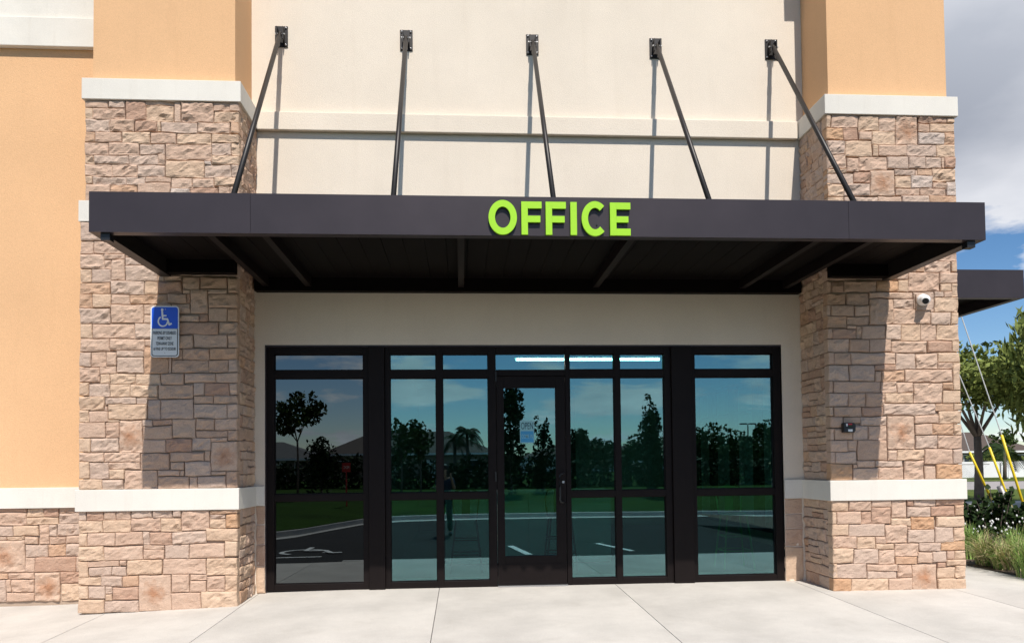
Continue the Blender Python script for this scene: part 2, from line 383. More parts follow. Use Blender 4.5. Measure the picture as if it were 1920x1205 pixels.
PAVY = -3.35
pav = tag(thing('pavement', 'pale concrete walk in large slabs in front of the office door', None, (1, -1.5, 0)), kind='structure')
jx = [-60, -30, -15, -10]
jx += [on_ground(90, 1178).x, on_ground(395, 1172, -.03).x, on_ground(815, 1150).x, on_ground(1225, 1150).x, on_ground(1680, 1156).x, on_ground(1864, 1120).x]
jx += [jx[-1]+1.55, jx[-1]+3.1]
def slab(x0, x1, y0, y1):
    b = MB(); g = .0035; nx = max(1, int((x1-x0)/.8)); ny = max(1, int((y1-y0)/.8)); nx = min(nx, 30)
    X = [x0+g+(x1-x0-2*g)*i/nx for i in range(nx+1)]; Y = [y0+g+(y1-y0-2*g)*j/ny for j in range(ny+1)]
    for y in Y:
        for x in X: b.v.append((x, y, gz(x, y)))
    for j in range(ny):
        for i in range(nx):
            a = j*(nx+1)+i; b.f.append((a, a+1, a+nx+2, a+nx+1))
    # rounded-down skirt
    ring = [(i, 0) for i in range(nx)] + [(nx, j) for j in range(ny)] + [(i, ny) for i in range(nx, 0, -1)] + [(0, j) for j in range(ny, 0, -1)]
    base = len(b.v)
    for i, j in ring:
        v = b.v[j*(nx+1)+i]; b.v.append((v[0], v[1], v[2]-.14))
    n = len(ring)
    for k in range(n):
        i, j = ring[k]; i2, j2 = ring[(k+1) % n]
        b.f.append((j*(nx+1)+i, base+k, base+(k+1) % n, j2*(nx+1)+i2))
    return b.build('slab', MM['concrete'], pav)
for a, b_ in zip(jx[:-1], jx[1:]):
    slab(a, b_, PAVY+.16, .9)
xe = jx[-1]
for a, b_ in ((5.95, 7.55), (7.55, 9.1), (9.1, 10.7)):
    slab(a, b_, .9, 2.05 if a < 7 else 1.6)
base = MB(); base.box(-60, PAVY+.16, -.45, xe, 9, -.165); base.build('joint_bed', MM['mortar'], pav)
kb = MB(); kb.box(-60, PAVY, -.45, -2, PAVY+.15, -.068-.035); kb.box(-2, PAVY, -.45, xe, PAVY+.15, -.068)
tag(kb.build('kerb', MM['kerb']), kind='structure')

def asph(x, y): return -.20 - .012*max(0, min(14, -y-3.3))
sheet('road', None, MM['asphalt'], -60, 70, -17.2, PAVY, 40, 12, asph)

# far kerb and lawn beyond the drive (seen mirrored in the glass)
kline = [(-60, -7.2), (-12, -7.3), (-6.2, -7.6), (-4.9, -8.4), (-4.2, -9.8), (-3.7, -12), (-3.1, -14.2), (-2.0, -15.5), (0, -16.0), (4, -16.1), (9, -15.6), (14, -14.6), (22, -12.4), (60, -5)]
b = MB()
for (x0, y0), (x1, y1) in zip(kline[:-1], kline[1:]):
    za, zb = asph(x0, y0), asph(x1, y1); d = .75
    b.quad((x0, y0, za+.01), (x1, y1, zb+.01), (x1, y1-d*.55, zb+.03), (x0, y0-d*.55, za+.03))
    b.quad((x0, y0-d*.55, za+.03), (x1, y1-d*.55, zb+.03), (x1, y1-d*.65, zb+.16), (x0, y0-d*.65, za+.16))
    b.quad((x0, y0-d*.65, za+.16), (x1, y1-d*.65, zb+.16), (x1, y1-d, zb+.16), (x0, y0-d, za+.16))
tag(b.build('drive_kerb', MM['kerb']), kind='structure')
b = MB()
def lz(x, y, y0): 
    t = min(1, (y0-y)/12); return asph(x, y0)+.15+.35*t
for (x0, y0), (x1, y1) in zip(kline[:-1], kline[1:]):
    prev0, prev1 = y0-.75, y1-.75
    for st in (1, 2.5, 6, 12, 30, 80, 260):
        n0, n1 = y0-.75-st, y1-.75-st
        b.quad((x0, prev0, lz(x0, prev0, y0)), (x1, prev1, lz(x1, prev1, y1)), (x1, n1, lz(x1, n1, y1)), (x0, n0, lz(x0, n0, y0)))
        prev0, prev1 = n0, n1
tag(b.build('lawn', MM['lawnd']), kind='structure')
# paint on the drive
def stroke(pts, w, name, label):
    b = MB()
    for (x0, y0), (x1, y1) in zip(pts[:-1], pts[1:]):
        up = .006 + .0008*len(b.f) + (.02 if 'symbol' in name and len(pts) < 7 else 0)
        d = Vector((x1-x0, y1-y0)); n = Vector((-d.y, d.x)).normalized()*w/2
        b.quad((x0-n.x, y0-n.y, asph(x0, y0)+up), (x0+n.x, y0+n.y, asph(x0, y0)+up), (x1+n.x, y1+n.y, asph(x1, y1)+up), (x1-n.x, y1-n.y, asph(x1, y1)+up))
    o = b.build(name, MM['paint']); tag(o, kind='structure'); return o
stroke([(-1.5, -5.2), (-1.65, -6.6)], .14, 'painted_line', '')
stroke([(1.25, -5.0), (1.0, -6.8)], .14, 'painted_line', '')
stroke([(3.3, -5.2), (2.9, -6.9)], .12, 'painted_line', '')
stroke([(-4.4, -5.1), (-2.7, -5.2)], .1, 'painted_line', '')
pts = [(-3.2+.45*math.cos(a), -6.1+.5*math.sin(a)) for a in [R(20-24*k) for k in range(12)]]
stroke(pts, .1, 'painted_wheelchair_symbol', '')
stroke([(-3.2, -6.9), (-3.2, -6.2), (-2.8, -6.2), (-2.6, -5.7), (-2.4, -5.75)], .11, 'painted_wheelchair_symbol', '')
# an arrow
# side street, grass and walks to the right, behind the building
def flat(name, m, x0, x1, y0, y1, z, kind='structure'):
    return tag(MB().quad((x0, y0, z), (x1, y0, z), (x1, y1, z), (x0, y1, z)).build(name, m), kind=kind)
E0, E1 = on_ground(1806, 1058, 0), on_ground(1920, 1082, 0)
ed = (E1-E0).normalized(); E2 = E1+ed*12; Em = E0-ed*1.2
print('EDGE', E0, E1)
tag(MB().quad(tuple(Em+Vector((0, 0, .012))), tuple(E2+Vector((0, 0, .012))), (30, 10.5, -.05), (5.95, 10.5, -.05)).build('planting_bed', MM['soil']), kind='structure')
flat('service_road', mat('pale_road', (.36, .34, .31), .9, var=(1, .1), bump=(60, .4, .01)), -20, 90, 10.5, 16.5, -.19)
tag(MB().box(-20, 16.5, -.5, 90, 18.0, -.08).build('sidewalk', MM['kerb']), kind='structure')
flat('verge_lawn', MM['lawn'], -40, 110, 18.0, 29, -.10)
flat('street', mat('street_paving', (.33, .30, .28), .9, var=(1, .1)), -200, 200, 29, 43, -.12)
flat('far_lawn', MM['lawn'], -300, 300, 43, 300, -.10)

# ------------------------------------------------------------------ stone laying
LP1 = (150, 180, """5 4 31 13 t|32 4 50 13 t|51 4 74 27 r|74 5 105 10.5 t|106 6 113 29 t|114 6 150 29 t|150 6 168 17 t|168 7 180 17 t|5 13.5 14 25.5 y|14 13.5 50 25.5 t|74 11 105 29 t|151 18 180 30 y|
5 25.5 33 40 t|33 26 61 40 b|62 28 86 40 r|86.5 29 90 40 t|91 29.5 131 41.5 g|132 30 168 42 t|169 30 180 42 o|5 40.5 16 51.5 o|16.5 40.5 46 52 t|47 40.5 78 54 t|79 42 108 54 t|109 42.5 147 54 y|148 43 180 52.5 y|
5 52.5 31.5 66 t|32 52.5 66 66 t|67 54.5 95 66 g|96 54.5 147.5 72 t|148 53 170 66.5 g|170.5 53 180 66.5 y|5 66.5 15 75.5 y|15.5 66.5 54 76 g|54.5 66.5 88 77.5 g|88 66 95 77.5 t|96 73 139.5 91.5 y|140 73 147.5 77.5 w|148 67 180 77 y|
4 76.5 36 90 t|36 77 64 90.5 b|64.5 78 95 91 g|140 77.5 169.5 92 g|170 77.5 180 91 g|4 90.5 13.5 98.5 y|14 91 52 100 g|52 91 73.5 100 g|74 91.5 102 97 t|102.5 92 126.5 103.5 t|127 92.5 150.5 103.5 t|151 91.5 180 101.5 y|
3.5 99.5 33.5 115 t|34 100.5 63.5 115 o|64 97.5 101.5 115 t|102 103.5 123 115 w|123.5 103.5 155 115 r|155.5 102 168 115 t|168.5 102 180 115 t""")
LP2 = (150, 440, """3 -14 25 7 b|25.5 -14 60 7 t|61 -14 100 0 g|61 0.5 110 14 t|100.5 -14 140 0 t|140.5 -14 180 2 t|110.5 .5 140 14 o|140.5 2.5 180 15 g|
3.5 8 15 21.5 t|15.5 8 50 21 t|50.5 8 60.5 25 t|61 14.5 95 25 y|95.5 14.5 130 30 t|130.5 15.5 180 30 t|3 22 26.5 38 t|27 21.5 50 27.5 t|27 28 34.5 38 t|35 28 50 51.5 t|51 26 94 34.5 g|94.5 30.5 125 46 t|125.5 30.5 180 46.5 b|
3.5 39 12.5 53 y|13 38.5 34.5 53.5 g|51 35 87 52 t|87.5 46.5 94 52 t|3 54 33.5 66.5 o|34.5 52 72 67 g|72.5 52.5 87 67 y|87.5 52.5 114 66 r|94.5 46.5 114 52 t|87.5 35 94 46 t|115 47.5 134 61 b|135 47.5 165 60 b|166 48 180 65 b|115 62 123.5 66 b|124 61 143.5 88 b|144 61 165 65.5 b|
3.5 67 13 82.5 o|13.5 67 34.5 81.5 t|35 67.5 56 78 t|56.5 67.5 97.5 77.5 o|98 66.5 119.5 77 b|120 66 123.5 77 r|144.5 66 180 81.5 b|3.5 83 33.5 100.5 g|34.5 78.5 71 99.5 t|71.5 79 86 90 t|71.5 90.5 95 99.5 t|86.5 78 102.5 90 b|103 78 123 88 b|95.5 90.5 134 97 b|103 88.5 134 90 b|134.5 88.5 144 97 r|144.5 82 165 97 b|165.5 82.5 180 97 o|
3 101 13.5 116.5 y|14 101 61 116 t|61.5 100 95 116.5 g|95.5 98 155 112 b|156 98 180 111.5 b""")
LP3 = (140, 620, """7 9 39 23 t|39.5 9 78 21.5 t|78.5 9.5 88 16.5 t|88.5 9 105 17 b|105.5 5 132.5 19.5 b|133.5 4 171 18.5 b|172 4 184 18.5 b|6 24 18 40 g|18.5 24 35 40.5 t|35.5 24 46 39 t|46.5 22 77.5 28.5 t|47 29.5 77 47 g|78 17.5 105 47.5 o|105.5 20.5 108 47.5 b|108.5 20.5 121 32.5 b|121.5 20 151.5 32.5 b|152 19 184 32 o|
5 41 27.5 57.5 t|28 40 46 48.5 t|109 33 150 47 b|150.5 33 172 46.5 b|172.5 32.5 184 46.5 b|28.5 49 39 59.5 y|39.5 49 68 60 t|68.5 48.5 96 60.5 y|97 48 123 60 b|124 48 158.5 58 b|159 47.5 184 58 b|6 58.5 15.5 72.5 y|16 60 39 74 g|39.5 60.5 62 74 y|62.5 61 93 74 y|94 60.5 133 76 b|133.5 58.5 145.5 72.5 b|146 58.5 173.5 73 r|174 58.5 184 71.5 b|
6 74 33 88.5 y|34 75 69 82 t|69.5 75 81 82 t|81.5 74.5 93 76.5 b|34 84.5 37 89.5 t|37.5 82.5 81 99.5 y|82 77 96.5 99.5 b|97 77 133 99 b|134 73.5 155.5 82 b|156 72.5 184 82 b|6 89 15.5 102.5 y|16 90 37 102.5 t|134 83 171 98 b|171.5 82.5 184 98 b|
5 103 33.5 120 t|34.5 103.5 49.5 120 t|37.5 100.5 49.5 103 t|50 101 75.5 136.5 R|76 100.5 87 107 b|87.5 100 109.5 106.5 r|76.5 107.5 109.5 121.5 b|110 99.5 135.5 120.5 b|136.5 99 157 111.5 b|157.5 98.5 184 111.5 b""")
LP4 = (140, 800, """136.5 4.5 172 12 b|172.5 4 184 15.5 b|152.5 12.5 171.5 16.5 b|5 13 17 28 y|17.5 13 49 28 g|76 14 102 28.5 b|102.5 13.5 131 28 r|131.5 12.5 152 26 b|153 17 184 49.5 R|5 29 32.5 39.5 t|33 29 73 39.5 t|74 29.5 106 48 b|107 28.5 146 38.5 b|146.5 26.5 152 38 b|
5 40 16 58 y|16.5 40.5 38 58.5 g|38.5 40 73 47.5 t|107.5 39.5 123 48 b|124 39 152.5 55 g|38.5 48 55.5 58.5 t|56 49 92.5 70 t|93.5 48.5 118 55 b|118.5 48.5 123 55 b|153 50 170 54 b|170.5 50 184 68 b|5 59 30 71 y|30.5 59.5 54 71 g|93.5 56 128.5 69 b|129 56 138 69 b|138.5 55.5 170 68.5 b""")
LP5 = (140, 950, """3 8 12.5 15.5 g|13.5 8 32 15.5 r|32.5 8 46 15 t|46.5 7.5 62 14.5 t|63 7 86 12.5 g|87 6 109 12.5 g|110 6 119.5 11.5 g|120 5.5 151 26.5 t|152 4 183 8 o|152 8.5 169 13 t|170 9 183 23 O|3 16 31 29 y|31.5 15 62.5 28.5 t|63 13 96.5 27 t|97 13 119.5 27.5 y|152 14 169.5 24 y|
3.5 30 13.5 44 y|14 29.5 45 43.5 t|45.5 28.5 76 43 t|76.5 28 83.5 43 g|84 28.5 109 42.5 r|109.5 28 147 41.5 g|147.5 24.5 183 38.5 y|3 44.5 32.5 60.5 y|33 45 76 60 t|77 43.5 100 48 t|77 48.5 100 59 t|101 42.5 128.5 58 g|129 42 168 57 t|168.5 39 183 55 y|
3 61.5 14.5 79 y|14.5 61 49 67 t|50 60.5 57.5 65.5 t|15.5 68 41 77.5 g|41.5 67.5 57.5 77 t|58.5 60 98 76 y|99 58.5 147 75.5 t|148 57.5 183 76.5 y|3 79.5 28.5 88.5 y|29 78 53 89.5 g|53.5 77.5 71.5 89.5 o|72 77 108 117 R|109 76 128.5 96 t|129.5 76 148 82 t|148.5 78 168.5 94.5 t|169 77 183 94.5 y|
3 90 14.5 103.5 y|15 90 33.5 103 g|34 90 41.5 97.5 g|42 90.5 71.5 104.5 r|34 98.5 41.5 105.5 y|129.5 83 147.5 96 t|2 104.5 33 119.5 y|33.5 106 71.5 118.5 g|108.5 97 142 116 t|142.5 95 183 115.5 y""")
RP1 = (1490, 200, """33 11 40.5 23 y|41.5 10.5 71.5 23.5 t|72.5 10.5 94.5 27 t|95 11 113.5 27.5 t|114 12 138.5 42.5 R|140 10.5 171 18 r|171.5 11 178 18 y|32.5 24 55 36.5 O|55.5 24 71 37.5 r|72.5 28 87 37.5 t|87.5 28 113.5 42.5 t|140 19 152 28 b|152.5 19 178.5 28.5 t|140 29 168.5 42 w|169 29 178 42 o|
32 39 39.5 53 t|40 38 57 53 t|57 38.5 87 56.5 t|88 43 94 56 t|94.5 43 126.5 55.5 t|127 43 160 56 t|160.5 42.5 179 56.5 t|32.5 53.5 58 69.5 t|59 58 72.5 73 t|73 57 104 71.5 t|104.5 56.5 128.5 70 g|129 56.5 148 69.5 g|148.5 57 165 69 t|165.5 57 168.5 68.5 t|169 56.5 179 68.5 b|
32 70 40.5 100 O|41 70.5 58 75 t|41 75.5 66.5 86.5 t|67 73.5 85 85 r|85.5 72 112.5 100 R|113 71 135.5 77.5 g|136 71.5 138 77 t|138.5 70.5 155 77 o|155.5 70 179 84 y|113.5 78.5 131.5 91 y|132 77.5 155.5 91.5 w|156 85.5 171 92 t|171.5 84.5 180 99.5 w|41.5 87 56 100 y|56.5 86.5 85 100 t|114 92 140.5 99.5 t|141 92.5 170 100 t|
32 101 56 114 y|57 101.5 94.5 114 t|95 101 120.5 114 t|121 100 152 114 t|152.5 100 180 114 o""")
RP2 = (1490, 480, """37 -36 70 -24 t|70.5 -36 110 -24 g|110.5 -36 150 -24 t|150.5 -36 184 -22 y|37 -23.5 90 -10 t|90.5 -23.5 120 -7 g|120.5 -23.5 150 -7 t|150.5 -21.5 184 -7 t|37 -9.5 64 4 t|64.5 -9.5 90 4 b|90.5 -6.5 120 5.5 t|120.5 -6.5 149.5 5.5 o|150 -6 184.5 5.5 t|37 4.5 60 16 b|60.5 4.5 90 16 t|90.5 6 114.5 17.5 t|37 16.5 70 27 t|70.5 16.5 99.5 27 g|
115 6 136 17.5 t|137 7 146 17.5 o|146.5 6 175.5 18 t|177 6 184.5 17 y|100 18.5 128 26.5 t|129 18.5 163.5 39.5 t|164 18.5 184.5 30.5 t|37 28.5 41 41 b|42 28.5 55.5 40 r|56 27.5 92.5 40 b|93 28 116 40 O|116.5 27 128.5 40 y|165 31 177 39.5 t|177.5 31 184.5 46 y|
37 42 57.5 54.5 o|59 41.5 83 55 b|84 41 133.5 47.5 t|134.5 40.5 157 59 g|157.5 40 168 46 t|168.5 40 177 46.5 t|84.5 48.5 111.5 76.5 b|112 48 134 59 t|158 47 184 63 y|37 55 41 67 b|42 55.5 67 67 b|68 56 84 67 b|112 59.5 153 76 t|153.5 59.5 157 63 t|153.5 63.5 176 76.5 g|177 64 185.5 76.5 y|
37 67.5 59 80.5 o|59.5 68 84 77 b|59.5 78 69.5 81.5 b|37 81.5 42.5 92 b|43 82 69.5 92.5 b|70 78 75.5 92.5 b|76 78 102 93 b|103 77 120 94 g|120.5 77 142 95 t|142.5 77 159.5 95 t|160.5 77.5 186 94.5 y|37 93 62 107.5 b|62.5 93.5 84 107.5 b|84.5 93.5 109 107.5 t|109.5 95.5 149 108 t|150 95.5 177.5 108 r|178 95 186 107.5 y""")
RP3 = (1490, 660, """37 .5 44.5 14 b|45 1 63.5 13.5 b|64 1 113 13.5 t|114 1.5 136.5 19.5 g|137 1.5 160.5 19 t|161 1 186 11.5 y|161 12 178 19 t|178.5 12 186.5 42.5 y|37 15 61 32 b|62 14.5 90 32 g|90.5 14 113.5 20 r|91 21 97.5 32.5 b|98 20.5 124.5 33 o|125 20 177.5 33.5 t|37 32.5 43.5 45.5 b|44.5 33 97 45.5 b|97.5 33.5 115 45.5 t|115.5 34.5 133.5 45.5 t|134.5 35 166.5 57 t|167 34.5 178 42 o|
37 46 60.5 60.5 t|61 46 80 61 b|80.5 46 102 61 b|102.5 46 133.5 57 y|167.5 43.5 187 57 y|37 61.5 43.5 71.5 t|44.5 61.5 76 72 b|76.5 61.5 99.5 71.5 b|100 58 158.5 70.5 g|158.5 58 179 65.5 o|179.5 58 187 65 y|37 72.5 54.5 85 b|55.5 73 74 79.5 b|74.5 72.5 104 82 b|55.5 80 65.5 85.5 b|105 72 135 108.5 R|135.5 71 163 80 t|163.5 66 188 80 y|
37 86 44 98.5 t|45 86 65.5 98 b|66 83 82.5 98.5 b|83.5 83 104 98.5 t|136 81 155.5 93 t|155.5 81 178.5 93 o|179 81 188 93 y|37 99 60 112 t|60.5 99 70.5 111.5 b|71.5 99 104 121.5 b|136.5 94 161.5 108 t|162 94 188 108 t""")
RP4 = (1490, 800, """37 28.5 46 41.5 t|46.5 28.5 70 41 g|105 26 115 37 t|115.5 25.5 145.5 37 t|146.5 25 178.5 41.5 t|179 25 188 41 g|37 42 65 57.5 O|70.5 38 90.5 45.5 b|91 38 121.5 45 t|66 42 70 46 b|66 46.5 94.5 57.5 t|95 45.5 122.5 57 t|123.5 38 145.5 57 t|147 44.5 159 57 t|160 42 190 57 O""")
RP5 = (1490, 920, """37 11 60.5 22.5 y|61 11 86 22 t|86.5 10.5 109 18 t|109.5 10 126 30 t|127 9.5 134.5 17 r|135 10 159.5 17 g|160 9 189 15.5 r|37 23.5 47.5 37 y|48 23 75 37 t|75.5 23.5 86 37.5 r|86.5 18.5 108 37 r|127 18 153.5 29 t|154 17.5 180.5 28 r|181 16 189 27 o|37 37.5 61 50.5 y|61.5 37.5 102 51 t|108.5 31 131 39.5 t|131.5 29.5 157.5 43 O|160 28.5 190 40 y|103 38.5 126.5 58 t|127 40 131 43 t|
127.5 43.5 158 57.5 g|158.5 40.5 179 57.5 g|180 41 190 56 y|37 51.5 47 63.5 y|47.5 51.5 70 64.5 t|70.5 52 91 65 t|91.5 51.5 102.5 59 t|91.5 59.5 112 65.5 t|113 59 140 74 t|141 58 165.5 67.5 g|166 57 190 66.5 O|37 65 66 81 y|67 65.5 94.5 82 g|95 66.5 113 82.5 t|114 74.5 138 82.5 o|139 69 155 81 t|155.5 68 171.5 80 g|172 67.5 180 77 t|180.5 67.5 190 76.5 y|
37 82 48 98 y|48.5 82.5 81.5 98 t|82 83 116 90 t|82 90.5 115.5 98 t|116.5 83.5 132.5 97 t|133 83 160 111 R|161 81 170 86 r|171 77.5 190 84 y|161 86.5 181 98 y|181.5 84.5 190 97.5 y|37 99 64 113 O|64.5 98.5 106 112.5 t|106.5 98 133 112 t|161.5 98.5 191 111.5 y""")
LW = (0, 940, """-20 9 29.5 12 r|-20 12.5 29.5 27 t|30 9.5 48.5 17.5 t|49 9.5 65 17 r|66 9.5 90 12.5 b|30 18 65 26 t|66 13 90 24.5 g|-20 28.5 13.5 39 g|14 27.5 43 38.5 t|44 26.5 54.5 47 t|55 26.5 63 39 g|64 25 90 38 g|-20 40 7 43.5 t|7.5 39.5 27.5 43 t|28 40 42.5 47.5 b|55.5 40 73.5 47 t|74 39 90 47 t|-20 44 27.5 79.5 R|28.5 48.5 53 62.5 g|53.5 48 74 61.5 o|74.5 48 90 61 g|
28 63.5 38.5 79.5 t|39 62.5 85 79 r|85.5 62 90 78 t|-20 81 8.5 87 o|9 80.5 38 86.5 t|-20 88 6 113 t|6.5 87.5 12 102 t|12.5 87.5 38 102 t|38.5 80 67 112 R|67.5 79 90 92 r|69 92.5 90 111 y|6.5 103 38 112 t""")

def warp(p):
    n = noise.noise_vector(p*5.5)*.010 + noise.noise_vector(p*17)*.0035
    return n
def stone(parent, o, u, n, a0, a1, z0, z1, tone, smooth_face=None, name='stone'):
    """one quarry-faced veneer stone: rectangle a0..a1 (along u) x z0..z1 on the plane through o with outward normal n"""
    rnd = random.Random(int((a0*7919+z0*104729+o.x*31+o.y*17)*1000))
    g = .0022
    a0 += g; a1 -= g; z0 += g; z1 -= g
    if a1-a0 < .015 or z1-z0 < .012: return None
    nx = max(3, min(12, round((a1-a0)/.032))); nz = max(3, min(9, round((z1-z0)/.028)))
    am, zm = (a0+a1)/2, (z0+z1)/2
    ctr = o + u*am + Vector((0, 0, zm-o.z if False else zm))
    chis = rnd.choice((.6, 1, 1.3, 1.5, 1.7)) if smooth_face is None else smooth_face
    base = rnd.uniform(-.004, .010); tilt = rnd.uniform(-.03, .03); tz = rnd.uniform(.0, .10)
    off = Vector((rnd.uniform(0, 50), rnd.uniform(0, 50), rnd.uniform(0, 50)))
    V = []; Fc = []
    def pos(a, z):
        p = o + u*a + Vector((0, 0, z)); w = warp(p)
        return p + u*(w.dot(u)) + Vector((0, 0, w.z))
    e = min(.016, (z1-z0)*.16, (a1-a0)*.16)
    As = [a0, a0+e*.45, a0+e*1.4] + [a0+e*1.4+(a1-a0-2.8*e)*i/(nx-2) for i in range(1, nx-2)] + [a1-e*1.4, a1-e*.45, a1]
    Zs = [z0, z0+e*.45, z0+e*1.4] + [z0+e*1.4+(z1-z0-2.8*e)*i/(nz-2) for i in range(1, nz-2)] + [z1-e*1.4, z1-e*.45, z1]
    NA, NZ = len(As), len(Zs)
    for j, z in enumerate(Zs):
        for i, a in enumerate(As):
            ed = min(i, NA-1-i, j, NZ-1-j)
            inner = ed >= 2
            aa = a + (rnd.uniform(-.008, .008) if ed >= 3 else 0); zz = z + (rnd.uniform(-.006, .006) if ed >= 3 else 0)
            q = Vector((aa*9, zz*13, 0)) + off
            h = (noise.fractal(q, .9, 2.1, 3)*.011 + abs(noise.noise(q*1.9))*.013 - .004)*chis
            vr = (zz-z0)/(z1-z0)
            h -= max(0, noise.noise(Vector((aa*16, zz*9, 3))+off)+.25)*.026*chis*max(0, .75-vr)**1.3
            h += base + tilt*(aa-am) + tz*(zz-zm)*.6
            if ed == 0: h = h*.35 - .0115
            elif ed == 1: h = h*.7 - .002
            V.append(pos(aa, zz) + n*h - ctr)
    for j in range(NZ-1):
        for i in range(NA-1):
            k = j*NA+i; Fc.append((k, k+1, k+NA+1, k+NA))
    ring = [(i, 0) for i in range(NA-1)] + [(NA-1, j) for j in range(NZ-1)] + [(i, NZ-1) for i in range(NA-1, 0, -1)] + [(0, j) for j in range(NZ-1, 0, -1)]
    bs = len(V)
    for i, j in ring: V.append(V[j*NA+i] - n*.10)
    N = len(ring)
    for k in range(N):
        i, j = ring[k]; i2, j2 = ring[(k+1) % N]; Fc.append((j*NA+i, bs+k, bs+(k+1) % N, j2*NA+i2))
    me = bpy.data.meshes.new(name); me.from_pydata([tuple(v) for v in V], [], Fc)
    if (u.cross(Vector((0, 0, 1)))).dot(n) < 0:
        me.flip_normals()
    if tone == 'b': tone = rnd.choice('bbbttgbr' if rnd.random() < .35 else 'btbg')
    elif tone == 't': tone = rnd.choice('tttttyg')
    me.materials.append(SM[tone])
    ob = bpy.data.objects.new(name, me); C.objects.link(ob); ob.parent = parent
    ob.location = ctr - worldloc(parent)
    return ob
X_, NY = Vector((1, 0, 0)), Vector((0, -1, 0))
def lay(parent, table, Y, xmin=None, xmax=None, lo=None, hi=None):
    ox, oy, rows = table; o = Vector((0, Y, 0)); k = 0
    for t in rows.replace('\n', '').split('|'):
        p = t.split()
        if len(p) != 5: continue
        x0, y0, x1, y1 = [float(v)*10/6 for v in p[:4]]
        cx, cy = ox+(x0+x1)/2, oy+(y0+y1)/2
        A = at(ox+x0, cy, Y).x; B = at(ox+x1, cy, Y).x
        T = at(cx, oy+y0, Y).z; Bo = at(cx, oy+y1, Y).z
        # half a joint is shared with the neighbours
        A -= .0025; B += .0025; T += .0025; Bo -= .0025
        if xmin is not None and A < xmin+.05: A = xmin
        if xmax is not None and B > xmax-.05: B = xmax
        if hi is not None and T > hi-.035: T = hi
        if lo is not None and Bo < lo+.035: Bo = lo
        if T-Bo < .02: continue
        if stone(parent, o, X_, NY, A, B, Bo, T, p[4]): k += 1
    return k
def ashlar(parent, o, u, n, a0, a1, z0, z1, seed, tones='tttybbgor', wmin=.13, wmax=.34):
    rnd = random.Random(seed); z = z0; k = 0
    while z < z1-.02:
        h = rnd.choice((.10, .12, .135, .15, .165))
        if z1-(z+h) < .07: h = z1-z
        a = a0+rnd.uniform(-.1, 0); 
        while a < a1-.01:
            w = rnd.uniform(wmin, wmax)
            if a1-(a+w) < .09: w = a1-a
            s = max(a, a0)
            if a+w-s > .03:
                if rnd.random() < .22 and h > .11:
                    hh = h*rnd.uniform(.4, .6)
                    for q in ((z, z+hh), (z+hh, z+h)): stone(parent, o, u, n, s, a+w, q[0], q[1], rnd.choice(tones)); k += 1
                else: stone(parent, o, u, n, s, a+w, z, z+h, rnd.choice(tones)); k += 1
            a += w
        z += h
    return k

# ------------------------------------------------------------------ pillars
YP = -PD
ZMT, ZMB = at(161, 375.5, YP-.012).z, at(161, 415, YP-.012).z
def pillar(name, label, x0, x1, inner, seed):
    t = thing(name, label, 'pillar', ((x0+x1)/2, -PD/2, 0))
    ci = .035
    MB().box(x0+ci, YP+ci, -.2, x1-ci, .0, ZBB).build('stone_core', MM['mortar'], t)
    MB().box(x0+ci, YP+ci, ZBT, x1-ci, 0, ZMB).build('stone_core', MM['mortar'], t)
    MB().box(x0+ci+.045, YP+ci, ZMT, x1-ci+.02, 0, ZCB).build('stone_core', MM['mortar'], t)
    dx = .045 if inner > 0 else .04; dx2 = .02
    e = .025
    MB().box(x0-e, YP-e, ZBB, x1+e, .0, ZBT).build('belt_course', MM['trim'], t, bevel=.006)
    MB().box(x0-.012, YP-.012, ZMB, x1+.012, 0, ZMT).build('belt_course', MM['trim'], t, bevel=.005)
    MB().box(x0-e+dx, YP-e, ZCB, x1+e+dx2, .0, ZCT).build('cap_course', MM['trim'], t, bevel=.006)
    i = .06
    MB().box(x0+i+dx, YP+i, ZCT, x1-i+dx2, .0, 9.6).build('upper_column', MM['orange'], t)
    MB().box(x0-.02, YP-.02, 8.2, x1+.02, .0, 8.5).build('upper_band', MM['trim'], t, bevel=.006)
    # inner side
    n = Vector((inner, 0, 0)); xs = x1 if inner > 0 else x0; o = Vector((xs, 0, 0)); u = Vector((0, 1, 0))
    a0, a1 = YP+.10, -.0
    ashlar(t, o, u, n, a0, a1, gz(xs, -.4)-.01, ZBB, seed)
    ashlar(t, o, u, n, a0, a1, ZBT, ZMB, seed+1)
    ashlar(t, o+Vector((dx2 if inner > 0 else dx, 0, 0)), u, n, a0, a1, ZMT, ZCB, seed+2)
    return t
LPt = pillar('stone_pillar', 'stone clad pillar left of the windows, with the blue parking sign on it', XLL, XLR, 1, 11)
kL = lay(LPt, LP1, YP, XLL+.045, XLR+.02, ZMT, ZCB) + lay(LPt, LP2, YP, XLL, XLR, None, ZMB) + lay(LPt, LP3, YP, XLL, XLR) + lay(LPt, LP4, YP, XLL, XLR, ZBT) + lay(LPt, LP5, YP, XLL, XLR, None, ZBB)
RPt = pillar('stone_pillar', 'stone clad pillar right of the windows, with the white camera and black box on it', XRL, XRR, -1, 41)
kR = lay(RPt, RP1, YP, XRL+.04, XRR+.015, ZMT, ZCB) + lay(RPt, RP2, YP, XRL, XRR, None, ZMB) + lay(RPt, RP3, YP, XRL, XRR) + lay(RPt, RP4, YP, XRL, XRR, ZBT) + lay(RPt, RP5, YP, XRL, XRR, None, ZBB)
print('STONES', kL, kR, len(LPt.children), len(RPt.children))

